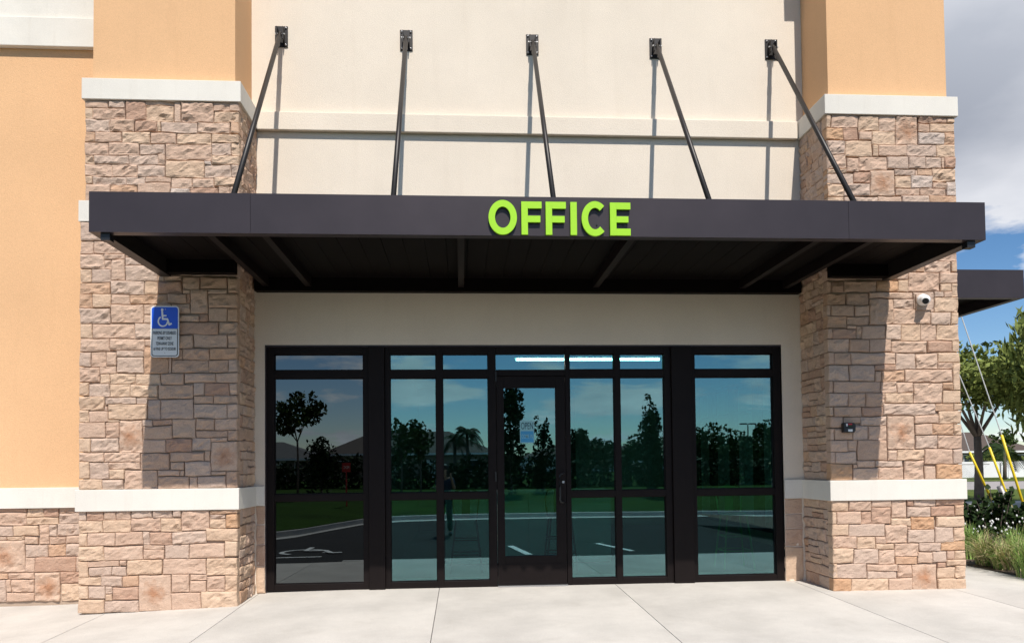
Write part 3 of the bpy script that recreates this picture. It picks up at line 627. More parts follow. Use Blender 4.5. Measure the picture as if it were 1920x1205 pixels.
# ------------------------------------------------------------------ building
bld = thing('office_building', 'cream and orange stucco office building behind the two stone pillars', 'building', (.9, 4, 0))
TH = .22
wl, wr, wt = XWL-.02, XWR+.02, ZWT+.02
fw = MB()
fw.box(XLR-.3, 0, ZBT, wl, TH, wt); fw.box(wr, 0, ZBT, XRL+.3, TH, wt); fw.box(XLR-.3, 0, wt, XRL+.3, TH, 9.6)
fw.box(XLR-.3, 0, -.2, wl, TH, ZBT); fw.box(wr, 0, -.2, XRL+.3, TH, ZBT)
fw.build('front_wall', MM['cream'], bld)
MB().box(XLR, -.065, ZCB, XRL, 0, ZCT-.012).build('wall_band', MM['cream'], bld, bevel=.008)
for x0, x1 in ((XLR, wl), (wr, XRL)):
    MB().box(x0, -.035, ZBB, x1, .0, ZBT).build('belt_course', MM['trim'], bld, bevel=.005)
zz = [(0, .30), (.30, .56), (.56, .80), (.80, ZBB)]
for a, b_ in zz: stone(bld, Vector((0, -.012, 0)), X_, NY, XLR+.01, wl, a-.01 if a == 0 else a, b_, 'b' if a else 't', .6)
for a, b_ in ((0, .43), (.43, .66), (.66, .84), (.84, ZBB)): stone(bld, Vector((0, -.012, 0)), X_, NY, wr, XRL-.02, a-.01 if a == 0 else a, b_, 'b' if a else 't', .6)
# left wing
YL = -.03
xl2 = -40
MB().box(xl2, YL, ZBT-.02, XLL+.04, .25, 6.98).build('left_wing_wall', MM['orange'], bld)
MB().box(xl2, YL+.03, -.3, XLL+.04, .25, ZBT-.02).build('left_wing_base', MM['mortar'], bld)
zt0 = at(90, 87, YL-.07).z; zt1 = at(90, 33, YL-.07).z
MB().box(xl2, YL-.075, zt0, XLL+.04, YL, zt1).build('left_wing_band', MM['trim'], bld, bevel=.006)
MB().box(xl2, YL-.035, zt1, XLL+.04, YL, 7.7).build('left_wing_parapet', MM['trim'], bld)
bt = at(60, 914, YL-.03).z; bb = at(60, 952.5, YL-.03).z
MB().box(xl2, YL-.035, bb, XLL+.03, YL, bt).build('belt_course', MM['trim'], bld, bevel=.005)
lay(bld, LW, YL+.0, None, XLL+.02, None, bb)
xa = at(-33, 1000, YL).x
ashlar(bld, Vector((0, YL, 0)), X_, NY, xa-2.2, xa-.005, -.16, bb, 77)
# body, roof, east side
MB().box(XLR-3, .25, 6.6, XRR-.1, 9.0, 6.9).build('roof', MM['roofg'], bld)
xe_ = XRR-.15
ew = MB(); ew.box(xe_-.2, 0, 3.1, xe_, 9.0, 9.6); ew.box(xe_-.2, 0, -.2, xe_, .8, 3.1); ew.box(xe_-.2, 8.5, -.2, xe_, 9.0, 3.1); ew.box(xe_-.2, .8, -.2, xe_, 8.5, .2)
ew.build('east_wall', MM['cream'], bld)
MB().box(-9, 9.0, -.2, xe_, 9.2, 9.6).build('rear_wall', MM['cream'], bld)
MB().box(-9, TH, -.2, -8.8, 9.0, 7).build('west_wall', MM['cream'], bld)
MB().box(-8.8, TH, -.1, xe_-.2, 9.0, -.005).build('interior_floor', MM['floor'], bld)
MB().box(-8.8, TH, 3.25, xe_-.2, 9.0, 3.4).build('interior_ceiling', MM['ceil'], bld)
xpart = at(705, 800, .2).x
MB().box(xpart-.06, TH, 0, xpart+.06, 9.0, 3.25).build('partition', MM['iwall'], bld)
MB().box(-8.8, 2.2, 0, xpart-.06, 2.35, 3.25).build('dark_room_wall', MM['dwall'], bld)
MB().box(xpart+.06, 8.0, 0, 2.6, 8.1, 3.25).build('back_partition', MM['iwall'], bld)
# east side glazing
ymull = [.8, 2.1, 3.4, 4.7, 6.0, 7.3, 8.5]
for a, b_ in zip(ymull[:-1], ymull[1:]):
    w = MB(); w.box(xe_-.15, a, .2, xe_-.05, a+.28, 3.1); w.box(xe_-.15, b_-.02, .2, xe_-.05, b_, 3.1)
    for z in (.2, 2.45, 3.03): w.box(xe_-.149, a+.28, z, xe_-.051, b_-.02, z+.07)
    wo_ = w.build('window', MM['frame'], bld)
    MB().quad((xe_-.1, a+.28, .27), (xe_-.1, b_-.02, .27), (xe_-.1, b_-.02, 2.45), (xe_-.1, a+.28, 2.45)).build('pane', MM['clear'], wo_)
    MB().quad((xe_-.1, a+.28, 2.52), (xe_-.1, b_-.02, 2.52), (xe_-.1, b_-.02, 3.03), (xe_-.1, a+.28, 3.03)).build('pane', MM['clear'], wo_)

# storefront
YF = .03; FDp = .12
def fx(px): return at(px, 800, YF).x
ztr1, ztr0, zm1, zmid1, zmid0, zb1 = 2.868, 2.672, 2.575, 1.163, 1.082, .078
def glazed(xs, tname='window', gm='glass'):
    """xs: frame edges in photograph x: [outer, glass, glass, (mullion) glass, glass ..., outer]"""
    X = [fx(p) for p in xs]
    w = MB()
    for k in range(0, len(X), 2): w.box(X[k], YF, .0, X[k+1], YF+FDp, ZWT)
    for k in range(1, len(X)-1, 2):
        for z0, z1 in ((0.0, zb1), (zmid0, zmid1), (zm1, ztr0), (ztr1, ZWT)):
            w.box(X[k], YF+.002, z0, X[k+1], YF+FDp-.002, z1)
    wo_ = w.build(tname, MM['frame'], bld, bevel=.003)
    for k in range(1, len(X)-1, 2):
        for z0, z1 in ((zb1, zmid0), (zmid1, zm1), (ztr0, ztr1)):
            MB().box(X[k]+.001, YF+.05, z0+.001, X[k+1]-.001, YF+.056, z1-.001).build('pane', MM[gm], wo_)
            g = MB()      # glazing bead
            g.box(X[k], YF+.035, z0, X[k+1], YF+.049, z0+.010); g.box(X[k], YF+.035, z1-.010, X[k+1], YF+.049, z1)
            g.box(X[k], YF+.035, z0+.010, X[k]+.008, YF+.049, z1-.010); g.box(X[k+1]-.008, YF+.035, z0+.010, X[k+1], YF+.049, z1-.010)
            g.build('glazing_bead', MM['frame'], wo_)
    return wo_
glazed([500, 514, 681, 691], gm='glassd')
glazed([722, 731.5, 818, 830.5, 916, 930.5])
glazed([1061, 1069.5, 1153, 1164.5, 1247, 1259])
glazed([1297, 1305, 1451.5, 1467])
for a, b_ in ((691.5, 721.5), (1259.5, 1296.5)):
    MB().box(fx(a), YF-.035, -.01, fx(b_), YF+.13, ZWT).build('steel_post', MM['frame'], bld, bevel=.004)
# transom over door
w = MB(); xa_, xb_ = fx(931), fx(1060.5)
w.box(xa_, YF+.001, ztr1, xb_, YF+FDp, ZWT); w.box(xa_, YF+.001, zm1+.02, xb_, YF+FDp, ztr0)
wo_ = w.build('window', MM['frame'], bld, bevel=.003)
MB().box(xa_, YF+.05, ztr0, xb_, YF+.056, ztr1).build('pane', MM['glass'], wo_)
# door
dz0, dz1 = .018, zm1+.012
xg0, xg1 = fx(945), fx(1041.5)
zg0, zg1 = at(993, 1041, YF).z, at(993, 727, YF).z
d = MB(); yd = YF-.006
d.box(xa_+.004, yd, dz0, xg0, yd+.05, dz1); d.box(xg1, yd, dz0, xb_-.004, yd+.05, dz1); d.box(xg0, yd+.001, zg1, xg1, yd+.049, dz1); d.box(xg0, yd+.001, dz0, xg1, yd+.049, zg0)
door = d.build('door', MM['frame'], bld, bevel=.003)
MB().box(xg0, yd+.02, zg0, xg1, yd+.026, zg1).build('pane', MM['glass'], door)
kp = at(1, 1, 1)
MB().box(fx(936), yd-.003, at(993, 1056, YF).z-.24, fx(1056), yd-.0005, at(993, 1056, YF).z).build('kick_plate', MM['frame'], door)
hx, h0, h1 = fx(1047), at(1050, 941, YF).z, at(1050, 887, YF).z
hx2 = fx(1055)
hb = MB(); hb.tube([(hx2, yd, h1), (hx2-.01, yd-.045, h1-.002), (hx+.015, yd-.068, h1-.006), (hx, yd-.07, h1-.03), (hx, yd-.07, (h0+h1)/2), (hx, yd-.07, h0+.03), (hx+.015, yd-.068, h0+.006), (hx2-.01, yd-.045, h0+.002), (hx2, yd, h0)], .013, 8)
hb.build('handle', MM['black'], door, smooth=True)
lk = at(1056, 903, YF); MB().tube([(lk.x, yd-.012, lk.z), (lk.x, yd+.0, lk.z)], .016, 12).build('lock', MM['steel'], door)
for py in (893, 706):
    q = at(929.5, py, YF); MB().tube([(q.x, yd-.012, q.z-.06), (q.x, yd-.012, q.z+.06)], .012, 8).build('hinge', MM['black'], door)
MB().box(xa_, -.02, -.0, xb_, YF+.1, .015).build('threshold', MM['steel'], bld)
# thin reveal trim
rv = MB(); rv.box(wl, .001, -.0, fx(500), YF+.1, ZWT+.02); rv.box(fx(1467), .001, 0, wr, YF+.1, ZWT+.02); rv.box(fx(500), .001, ZWT, fx(1467), YF+.1, ZWT+.02)
rv.build('frame_surround', MM['bronze'], bld)

# ------------------------------------------------------------------ interior things
LY = 1.35
lp0, lp1 = at(965, 674, LY), at(1239, 676, LY); lz_ = lp0.z
lt = thing('ceiling_light', 'long lit fluorescent ceiling light seen through the panes above the door', 'light', ((lp0.x+lp1.x)/2, LY, lz_))
MB().box(lp0.x, LY-.03, lz_+.022, lp1.x, LY+.03, lz_+.07).build('housing', MM['white'], lt)
for q in (.2, .8):
    xq = lp0.x+(lp1.x-lp0.x)*q; MB().tube([(xq, LY, lz_+.09), (xq, LY, 3.25)], .006, 6).build('hanger', MM['steel'], lt)
MB().tube([(lp0.x+.02, LY, lz_), (lp1.x-.02, LY, lz_)], .016, 8).build('tube', MM['tube'], lt)
ct0, ct1 = at(835, 1000, 2.0).x, at(1146, 1000, 2.0).x
ct = thing('reception_counter', 'pale reception counter standing behind the door and the glass beside it', 'counter', ((ct0+ct1)/2, 2.3, 0))
n = 4
for k in range(n):
    MB().box(ct0+(ct1-ct0)*k/n+.003, 2.0, .03, ct0+(ct1-ct0)*(k+1)/n-.003, 2.7, 1.06).build('front_panel', MM['counter'], ct)
MB().box(ct0-.03, 1.95, 1.06, ct1+.03, 2.75, 1.10).build('countertop', MM['white'], ct)
MB().box(ct0+.02, 2.05, 0, ct1-.02, 2.7, .03).build('plinth', MM['black'], ct)
def stool(x, y, m, label, back=True, group=None):
    t = thing('bar_stool', label, 'stool', (x, y, 0), group)
    s = MB(); s.box(x-.17, y-.16, .74, x+.17, y+.16, .77); s.build('seat', m, t, bevel=.01)
    for sx in (-1, 1):
        for sy in (-1, 1):
            MB().tube([(x+sx*.22, y+sy*.21, 0), (x+sx*.14, y+sy*.13, .74)], .014, 6).build('leg', m, t)
    f = MB()
    for z, o_ in ((.25, .195), (.45, .173)):
        for q in (((x-o_, y-o_, z), (x+o_, y-o_, z)), ((x+o_, y-o_, z), (x+o_, y+o_, z)), ((x+o_, y+o_, z), (x-o_, y+o_, z)), ((x-o_, y+o_, z), (x-o_, y-o_, z))): f.tube(q, .010, 6)
    f.build('foot_rail', m, t)
    if back:
        b = MB(); b.tube([(x-.16, y+.15, .76), (x-.19, y+.18, 1.0), (x-.15, y+.19, 1.12), (x, y+.2, 1.16), (x+.15, y+.19, 1.12), (x+.19, y+.18, 1.0), (x+.16, y+.15, .76)], .012, 6)
        b.box(x-.06, y+.175, .78, x+.06, y+.187, 1.15); b.build('backrest', m, t)
    return t
q1 = at(874, 1000, 1.45); stool(q1.x, 1.45, MM['stoolk'], 'dark bar stool behind the second pane left of the door')
q2 = at(1050, 1000, 1.45); stool(q2.x, 1.45, MM['stoolk'], 'dark bar stool partly behind the door pull')
q3 = at(1376, 1000, 1.3); stool(q3.x, 1.3, MM['stoolg'], 'green metal bar stool behind the far right window')

# poster on the door glass
pc0, pc1 = at(975, 788, yd), at(1002, 830, yd)
po = thing('open_sign', 'small OPEN COME IN poster on the door glass', 'poster', ((pc0.x+pc1.x)/2, yd+.014, pc1.z))
yp = yd+.014
MB().box(pc0.x, yp+.002, pc1.z, pc1.x, yp+.004, pc0.z).build('sheet', MM['posteraqua'], po)
zmid_ = pc0.z+(pc1.z-pc0.z)*.47
MB().box(pc0.x+.008, yp+.0005, pc1.z+.010, pc1.x-.008, yp+.0015, zmid_).build('blue_panel', MM['posterblue'], po)
pxm = (pc0.x+pc1.x)/2; pw = pc1.x-pc0.x
textmesh('OPEN', pxm, (pc0.z+zmid_)/2, pw*.86, .085, yp+.0, MM['postertext'], po)
textmesh('COME IN', pxm, (pc1.z+zmid_)/2+.01, pw*.80, .05, yp-.001, MM['posteraqua'], po)

# ------------------------------------------------------------------ canopy
can = thing('canopy', 'dark bronze metal canopy over the windows carrying the green letters', 'canopy', ((XFL+XFR)/2, -1.2, ZFB))
yf = -FD
s1, s2 = at(469, 405, yf).x, at(1591, 412, yf).x
for a, b_ in ((XFL, s1), (s1+.003, s2), (s2+.003, XFR)):
    MB().box(a, yf, ZFB, b_, yf+.006, ZFT).build('fascia_panel', MM['bronze'], can)
fb = MB(); fb.box(XFL, yf+.006, ZFB, XFR, yf+.10, ZFB+.02); fb.box(XFL, yf+.006, ZFT-.02, XFR, yf+.16, ZFT); fb.box(XFL+.01, yf+.09, ZFB+.02, XFR-.01, yf+.10, ZFT-.02)
fb.build('front_beam', MM['bronze'], can)
for x0, x1 in ((XFL, XFL+.11), (XFR-.11, XFR)):
    MB().box(x0, yf+.10, ZFB, x1, YP-.03, ZFT).build('side_beam', MM['rod'], can)
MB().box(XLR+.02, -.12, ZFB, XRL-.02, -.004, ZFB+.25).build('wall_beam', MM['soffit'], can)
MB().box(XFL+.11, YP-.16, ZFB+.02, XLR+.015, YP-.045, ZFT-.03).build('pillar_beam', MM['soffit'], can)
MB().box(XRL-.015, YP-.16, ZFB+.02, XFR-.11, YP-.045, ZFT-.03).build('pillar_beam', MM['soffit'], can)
xp = XFL+.11
while xp < XFR-.12:
    x2 = min(xp+.218, XFR-.11)
    yb = YP-.16 if (xp < XLR+.02 or x2 > XRL-.02) else -.12
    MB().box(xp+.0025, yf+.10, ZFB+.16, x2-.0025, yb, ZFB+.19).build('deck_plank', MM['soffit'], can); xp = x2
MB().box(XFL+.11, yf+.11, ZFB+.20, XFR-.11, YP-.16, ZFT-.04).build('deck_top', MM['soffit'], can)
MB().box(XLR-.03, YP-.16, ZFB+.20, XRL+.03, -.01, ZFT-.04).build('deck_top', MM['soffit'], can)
for px in (384, 489, 864, 1192, 1547, 1650):
    q = at(px, 447, yf+.1).x; yb = YP-.165 if q < XLR+.05 or q > XRL-.05 else -.125
    MB().box(q-.035, yf+.105, ZFB+.05, q+.035, yb, ZFB+.158).build('rafter', MM['frame'], can)
for px in (200, 1817):
    q = at(px, 446, yf+.06); MB().box(q.x-.04, yf+.03, ZFB-.065, q.x+.04, yf+.11, ZFB-.001).build('drain_outlet', MM['black'], can)

def rod(px, py, pxe, label):
    p = at(px, py, 0); e = at(pxe, 372, -2.05)
    t = thing('support_rod', label, 'support rod', (p.x, -.01, p.z), 'rods holding up the canopy')
    w_, h_ = .078, .130
    MB().box(p.x-w_, -.012, p.z-h_, p.x+w_, -.001, p.z+h_).build('wall_plate', MM['rod'], t, bevel=.002)
    for sx in (-1, 1):
        for sz in (-1, 1):
            MB().ell((p.x+sx*.055, -.018, p.z+sz*.105), (.012, .012, .012), 8, 6).build('bolt', MM['steel'], t, smooth=True)
        MB().prism([(0, 0)]*0 or [(p.x+sx*.036-.005, p.z-.075), (p.x+sx*.036+.005, p.z-.075), (p.x+sx*.036+.005, p.z+.075), (p.x+sx*.036-.005, p.z+.075)], -.11, -.012).build('clevis_lug', MM['rod'], t)
    MB().tube([(p.x-.06, -.085, p.z-.01), (p.x+.06, -.085, p.z-.01)], .010, 8).build('clevis_pin', MM['steel'], t)
    MB().tube([(p.x, -.075, p.z), (p.x, -2.06, ZFT-.02)], .027, 12).build('rod', MM['rod'], t, smooth=True)
    for k in (.07, .09):
        pass
    MB().tube([(p.x-.001, -.2, p.z-.2), (p.x-.001, -.24, p.z-.25)], .030, 12).build('sleeve', MM['rod'], t)
    return t
for (a, b_, c, l) in ((528, 70, 437, 'leftmost sloping rod, ending in front of the left pillar'), (762, 77, 741, 'second sloping rod from the left, above bare wall'), (998, 85, 1041, 'middle sloping rod, ending above the second letter F'), (1229, 92, 1338, 'fourth sloping rod from the left, ending right of the letters'), (1445, 94, 1615, 'rightmost sloping rod, ending in front of the right pillar')):
    rod(a, b_, c, l)

# letters
ls = thing('office_sign', 'lime green raised OFFICE letters on the canopy fascia', 'sign', (at(1050, 410, yf).x, yf-.02, at(1050, 441, yf).z))
yl0, yl1 = yf-.034, yf-.010
def lx(px): return at(px, 410, yl0).x
zt_, zb_ = at(1050, 378.5, yl0).z, at(1050, 440, yl0).z
st = lx(1012)-lx(1000)
def arc_letter(x0, x1, zt, zb, a0, a1, closed):
    cx, cz = (x0+x1)/2, (zt+zb)/2; rx, rz = (x1-x0)/2, (zt-zb)/2; N = 48
    b = MB()
    ang = [a0+(a1-a0)*k/N for k in range(N+1)]
    for a in ang:
        for rr in (0, 1):
            X = cx+(rx-rr*st)*math.cos(a); Z = cz+(rz-rr*st*1.03)*math.sin(a)
            b.v += [(X, yl0, Z), (X, yl1, Z)]
    for k in range(N):
        i = k*4; j = i+4
        b.f += [(i, i+2, j+2, j), (i+1, j+1, j+3, i+3), (i, j, j+1, i+1), (i+2, i+3, j+3, j+2)]
    if not closed:
        b.f += [(0, 1, 3, 2), (N*4, N*4+2, N*4+3, N*4+1)]
    return b
def bars(x0, x1, rows, zt, zb):
    b = MB(); b.box(x0, yl0, zb, x0+st, yl1, zt)
    for z0, z1, xr in rows: b.box(x0+st-.0005, yl0, z0, xr, yl1, z1)
    return b
hh = zt_-zb_
def letter(mb):
    o = mb.build('letter', MM['lime'], ls)
    return o
letter(arc_letter(lx(916), lx(969.3), zt_+.012, zb_-.002, 0, 2*math.pi, True))
for a, b_ in ((977.7, 1015.7), (1023.3, 1061.3)):
    letter(bars(lx(a), lx(b_), ((zt_-st*1.05, zt_, lx(b_)), (zb_+hh*.375, zb_+hh*.375+st*1.0, lx(b_-2.5))), zt_, zb_))
letter(MB().box(lx(1069.7), yl0, zb_, lx(1081.7), yl1, zt_))
letter(arc_letter(lx(1090.7), lx(1141), zt_+.010, zb_-.008, R(47), R(313), False))
a, b_ = 1144, 1182.3
letter(bars(lx(a), lx(b_), ((zt_-st*1.05, zt_, lx(b_)), (zb_+hh*.395, zb_+hh*.395+st*.95, lx(b_-4)), (zb_, zb_+st*1.05, lx(b_))), zt_, zb_))
so = MB()
for px in (922, 964, 984, 990, 1030, 1036, 1076, 1096, 1120, 1150, 1170):
    so.box(lx(px)-.006, yl1, zb_+.1, lx(px)+.006, yf, zb_+.112)
so.build('standoff', MM['black'], ls)

# ------------------------------------------------------------------ things on the pillars
ys = YP-.045
s0, s1_ = at(282.5, 573.5, ys), at(335.5, 669.5, ys)
sg = thing('parking_sign', 'blue and white disabled parking sign on the left pillar', 'sign', ((s0.x+s1_.x)/2, ys, s1_.z))
sw, sh = s1_.x-s0.x, s0.z-s1_.z; sx0, sz0 = s0.x, s1_.z
def rrect(x0, z0, x1, z1, r, n=6):
    o = []
    for cx, cz, a in ((x1-r, z0+r, -90), (x1-r, z1-r, 0), (x0+r, z1-r, 90), (x0+r, z0+r, 180)):
        for k in range(n+1):
            t = R(a+90*k/n); o.append((cx+r*math.cos(t), cz+r*math.sin(t)))
    return o
MB().prism(rrect(sx0, sz0, sx0+sw, sz0+sh, .038), ys, ys+.006).build('backing_plate', MM['signw'], sg)
w1 = .012
bl = [p for p in rrect(sx0+w1, sz0+w1, sx0+sw-w1, sz0+sh-w1, .028)]
zsp = sz0+sh*.56
def clip(o, lo, hi):
    return [(x, min(max(z, lo), hi)) for x, z in o]
def dedupe(o):
    r = []
    for p in o:
        if not r or (abs(p[0]-r[-1][0])+abs(p[1]-r[-1][1])) > 1e-5: r.append(p)
    return r
top = [(sx0+sw-w1, zsp)] + [p for p in bl if p[1] > zsp] + [(sx0+w1, zsp)]
MB().prism(top, ys-.002, ys-.0005).build('blue_panel', MM['blue'], sg)
bot = [p for p in bl if p[1] < zsp]
bot = [(sx0+w1, zsp-.003)] + [p for p in bot if p[0] < sx0+sw/2] + [p for p in bot if p[0] >= sx0+sw/2] + [(sx0+sw-w1, zsp-.003)]
MB().prism(bot, ys-.0015, ys-.0005).build('border', MM['ink'], sg)
w2 = w1+.008
bl2 = rrect(sx0+w2, sz0+w2, sx0+sw-w2, sz0+sh-w2, .022)
bot2 = [p for p in bl2 if p[1] < zsp]
bot2 = [(sx0+w2, zsp-.006)] + [p for p in bot2 if p[0] < sx0+sw/2] + [p for p in bot2 if p[0] >= sx0+sw/2] + [(sx0+sw-w2, zsp-.006)]
MB().prism(bot2, ys-.003, ys-.0016).build('white_panel', MM['signw'], sg)
cxs = sx0+sw/2
ws = MB()
def sxy(X, Y): return (sx0+sw*X, sz0+sh*Y)     # fraction of the plate
def flatline(pts, w):
    for (a, b), (c, d) in zip(pts[:-1], pts[1:]):
        dv = Vector((c-a, d-b)).normalized(); n = Vector((-dv.y, dv.x))*w/2; dv = dv*w*.3
        ws.v += [(a-n.x-dv.x, ys-.0035-.0001*(i_ := len(ws.f)), b-n.y-dv.y), (c-n.x+dv.x, ys-.0035-.0001*i_, d-n.y+dv.y), (c+n.x+dv.x, ys-.0035-.0001*i_, d+n.y+dv.y), (a+n.x-dv.x, ys-.0035-.0001*i_, b+n.y-dv.y)]
        i = len(ws.v)-4; ws.f.append((i, i+1, i+2, i+3))
lwid = .019
flatline([sxy(.41, .90), sxy(.43, .745), sxy(.59, .745), sxy(.66, .635), sxy(.73, .655)], lwid)
flatline([sxy(.43, .81), sxy(.55, .81)], lwid*.8)
wc = sxy(.44, .70)
flatline([(wc[0]+.050*math.cos(R(a)), wc[1]+.054*math.sin(R(a))) for a in range(125, 352, 9)], lwid*.8)
hc = sxy(.415, .925); i = len(ws.v)
ws.v += [(hc[0]+.014*math.cos(R(a)), ys-.0075, hc[1]+.015*math.sin(R(a))) for a in range(0, 360, 20)]; ws.f.append(tuple(range(i, i+18)))
ws.build('wheelchair_symbol', MM['signw'], sg)
for k, (tx, wf) in enumerate((('PARKING BY DISABLED', .80), ('PERMIT ONLY', .50), ('TOW-AWAY ZONE', .62), ('& FINE UP TO $250.00', .78))):
    zc = sz0+sh*(.475-.105*k)
    textmesh(tx, cxs, zc, sw*wf, sh*.066, ys-.005, MM['ink'], sg)
for fr in (.935, .085):
    MB().ell((cxs+.008 if fr > .5 else cxs, ys-.004, sz0+sh*fr), (.006, .004, .006), 8, 6).build('screw', MM['steel'], sg)
# security camera
cc = at(1737, 562, YP-.06)
sk = thing('security_camera', 'white dome security camera on the right pillar', 'camera', (cc.x, YP, cc.z))
MB().box(cc.x-.10, YP-.026, cc.z-.11, cc.x+.085, YP+.0, cc.z+.075).build('mounting_plate', SM['g'], sk)
MB().tube([(cc.x-.028, YP-.026, cc.z+.004), (cc.x-.028, YP-.050, cc.z+.004), (cc.x-.030, YP-.075, cc.z+.002)], [.070, .070, .058], 24).build('base_ring', MM['white'], sk)
MB().ell((cc.x-.034, YP-.085, cc.z-.006), (.060, .058, .060), 20, 14).build('ball_housing', MM['white'], sk, smooth=True)
MB().tube([(cc.x-.046, YP-.11, cc.z-.020), (cc.x-.066, YP-.150, cc.z-.034)], .035, 20).build('lens', MM['black'], sk)
# small black box
bb_ = at(1592, 801.5, YP-.05)
kx = thing('key_box', 'small black wall box with red label on the right pillar', 'box', (bb_.x, YP, bb_.z))
MB().box(bb_.x-.072, YP-.07, bb_.z-.055, bb_.x+.062, YP-.005, bb_.z+.057).build('housing', MM['black'], kx, bevel=.008)
MB().box(bb_.x+.060, YP-.055, bb_.z-.04, bb_.x+.078, YP-.005, bb_.z+.045).build('side_flap', MM['black'], kx, bevel=.004)
MB().box(bb_.x-.022, YP-.073, bb_.z+.032, bb_.x+.026, YP-.0705, bb_.z+.048).build('red_label', MM['reader_red'], kx)
MB().box(bb_.x-.022, YP-.073, bb_.z-.045, bb_.x+.030, YP-.0705, bb_.z-.018).build('white_label', MM['signw'], kx)
MB().box(bb_.x-.044, YP-.073, bb_.z+.018, bb_.x-.028, YP-.0705, bb_.z+.047).build('white_label', MM['signw'], kx)
MB().box(bb_.x-.010, YP-.073, bb_.z+.012, bb_.x+.024, YP-.0705, bb_.z+.025).build('green_label', MM['leaf'], kx)

# second canopy, on the east side
c2x1 = at(1921, 560, .9).x; c2b, c2t = at(1860, 558.5, .9).z, at(1860, 505.5, .9).z
c2 = thing('side_canopy', 'second dark metal canopy beyond the right pillar, on the side of the building', 'canopy', (6.6, 3, c2b))
MB().box(xe_+.01, .9, c2b, c2x1, 1.0, c2t).build('fascia_panel', MM['bronze'], c2)
MB().box(c2x1-.1, 1.0, c2b, c2x1, 6.5, c2t).build('side_beam', MM['bronze'], c2)
for k in range(10): MB().box(xe_+.01, 1.0+.55*k+.003, c2b+.14, c2x1-.1, 1.55+.55*k-.003, c2b+.17).build('deck_plank', MM['soffit'], c2)
for k in (2.6, 4.4): MB().box(xe_+.01, k, c2b+.03, c2x1-.1, k+.07, c2b+.135).build('rafter', MM['bronze'], c2)

# ------------------------------------------------------------------ vegetation
def leaves(b, c, rad, n, size, rnd, droop=0, shell=.55, long=1.6):
    for _ in range(n):
        while True:
            d = Vector((rnd.uniform(-1, 1), rnd.uniform(-1, 1), rnd.uniform(-1, 1)))
            if .05 < d.length < 1: break
        rr = d.length**.6; d.normalize(); rr = max(rr, shell*rnd.random())
        p = Vector((c[0]+d.x*rr*rad[0], c[1]+d.y*rr*rad[1], c[2]+d.z*rr*rad[2]))
        s = size*rnd.uniform(.6, 1.3)
        a = Vector((rnd.gauss(0, 1), rnd.gauss(0, 1), rnd.gauss(0, 1)-droop)).normalized()
        w = a.cross(Vector((rnd.gauss(0, 1), rnd.gauss(0, 1), rnd.gauss(0, 1)+.5)))
        if w.length < .01: continue
        w.normalize(); w *= s*.5/long*1.2; a = a*s*.5*long**.5
        i = len(b.v); b.v += [tuple(p-a), tuple(p+w), tuple(p+a), tuple(p-w)]; b.f.append((i, i+1, i+2, i+3))
def tree(name, label, base, h, crown, trunk_r=.12, leafsize=.16, n=2500, lm='leaf', seed=1, fork=.45, droop=0, cat='tree', group=None, lean=0, clumps=26, long=1.6):
    rnd = random.Random(seed); x, y, z = base
    t = thing(name, label, cat, base, group)
    tr = MB(); fz = z+h*fork
    tr.tube([(x, y, z-.1), (x+lean*.3+.03, y, z+(fz-z)*.5), (x+lean*.6, y, fz)], [trunk_r*1.25, trunk_r, trunk_r*.85], 10)
    cl = []
    cz, rx, rz = crown                                   # crown centre height, radius, vertical radius
    for k in range(clumps):
        while True:
            d = Vector((rnd.uniform(-1, 1), rnd.uniform(-1, 1), rnd.uniform(-1, 1)))
            if d.length < 1: break
        d *= 1.0
        cl.append((x+lean+d.x*rx*.85, y+d.y*rx*.85, z+cz+d.z*rz*.85))
    for k, c in enumerate(cl[:7]):
        mid = (x+lean*.7+(c[0]-x-lean)*.4+rnd.uniform(-.1, .1), y+(c[1]-y)*.4, fz+(c[2]-fz)*.55)
        tr.tube([(x+lean*.6, y, fz-.05), mid, c], [trunk_r*.5, trunk_r*.3, trunk_r*.1], 6)
    tr.build('trunk', MM['bark'], t, smooth=True)
    cr = MB()
    for c in cl:
        s = rnd.uniform(.26, .5)
        leaves(cr, c, (rx*s, rx*s, rz*s*1.0), n//clumps, leafsize, rnd, droop, long=long)
    cr.build('crown', MM[lm], t)
    return t
# right-hand view
p = on_ground(1836, 941, -.1)
tree('oak_tree', 'spreading green oak beyond the right pillar, behind the guy wires', (p.x, p.y, -.1), 6.4, (4.55, 3.3, 1.3), .15, .17, 9000, 'leaf2', 5, .38, clumps=60)
p = at(2010, 900, 14.5)
tree('mango_tree', 'leafy tree with long drooping leaves at the right edge', (p.x, 14.5, -.15), 7.6, (5.0, 2.5, 2.4), .16, .30, 5200, 'leaf2', 9, .3, droop=2.2, clumps=40, long=3.2)
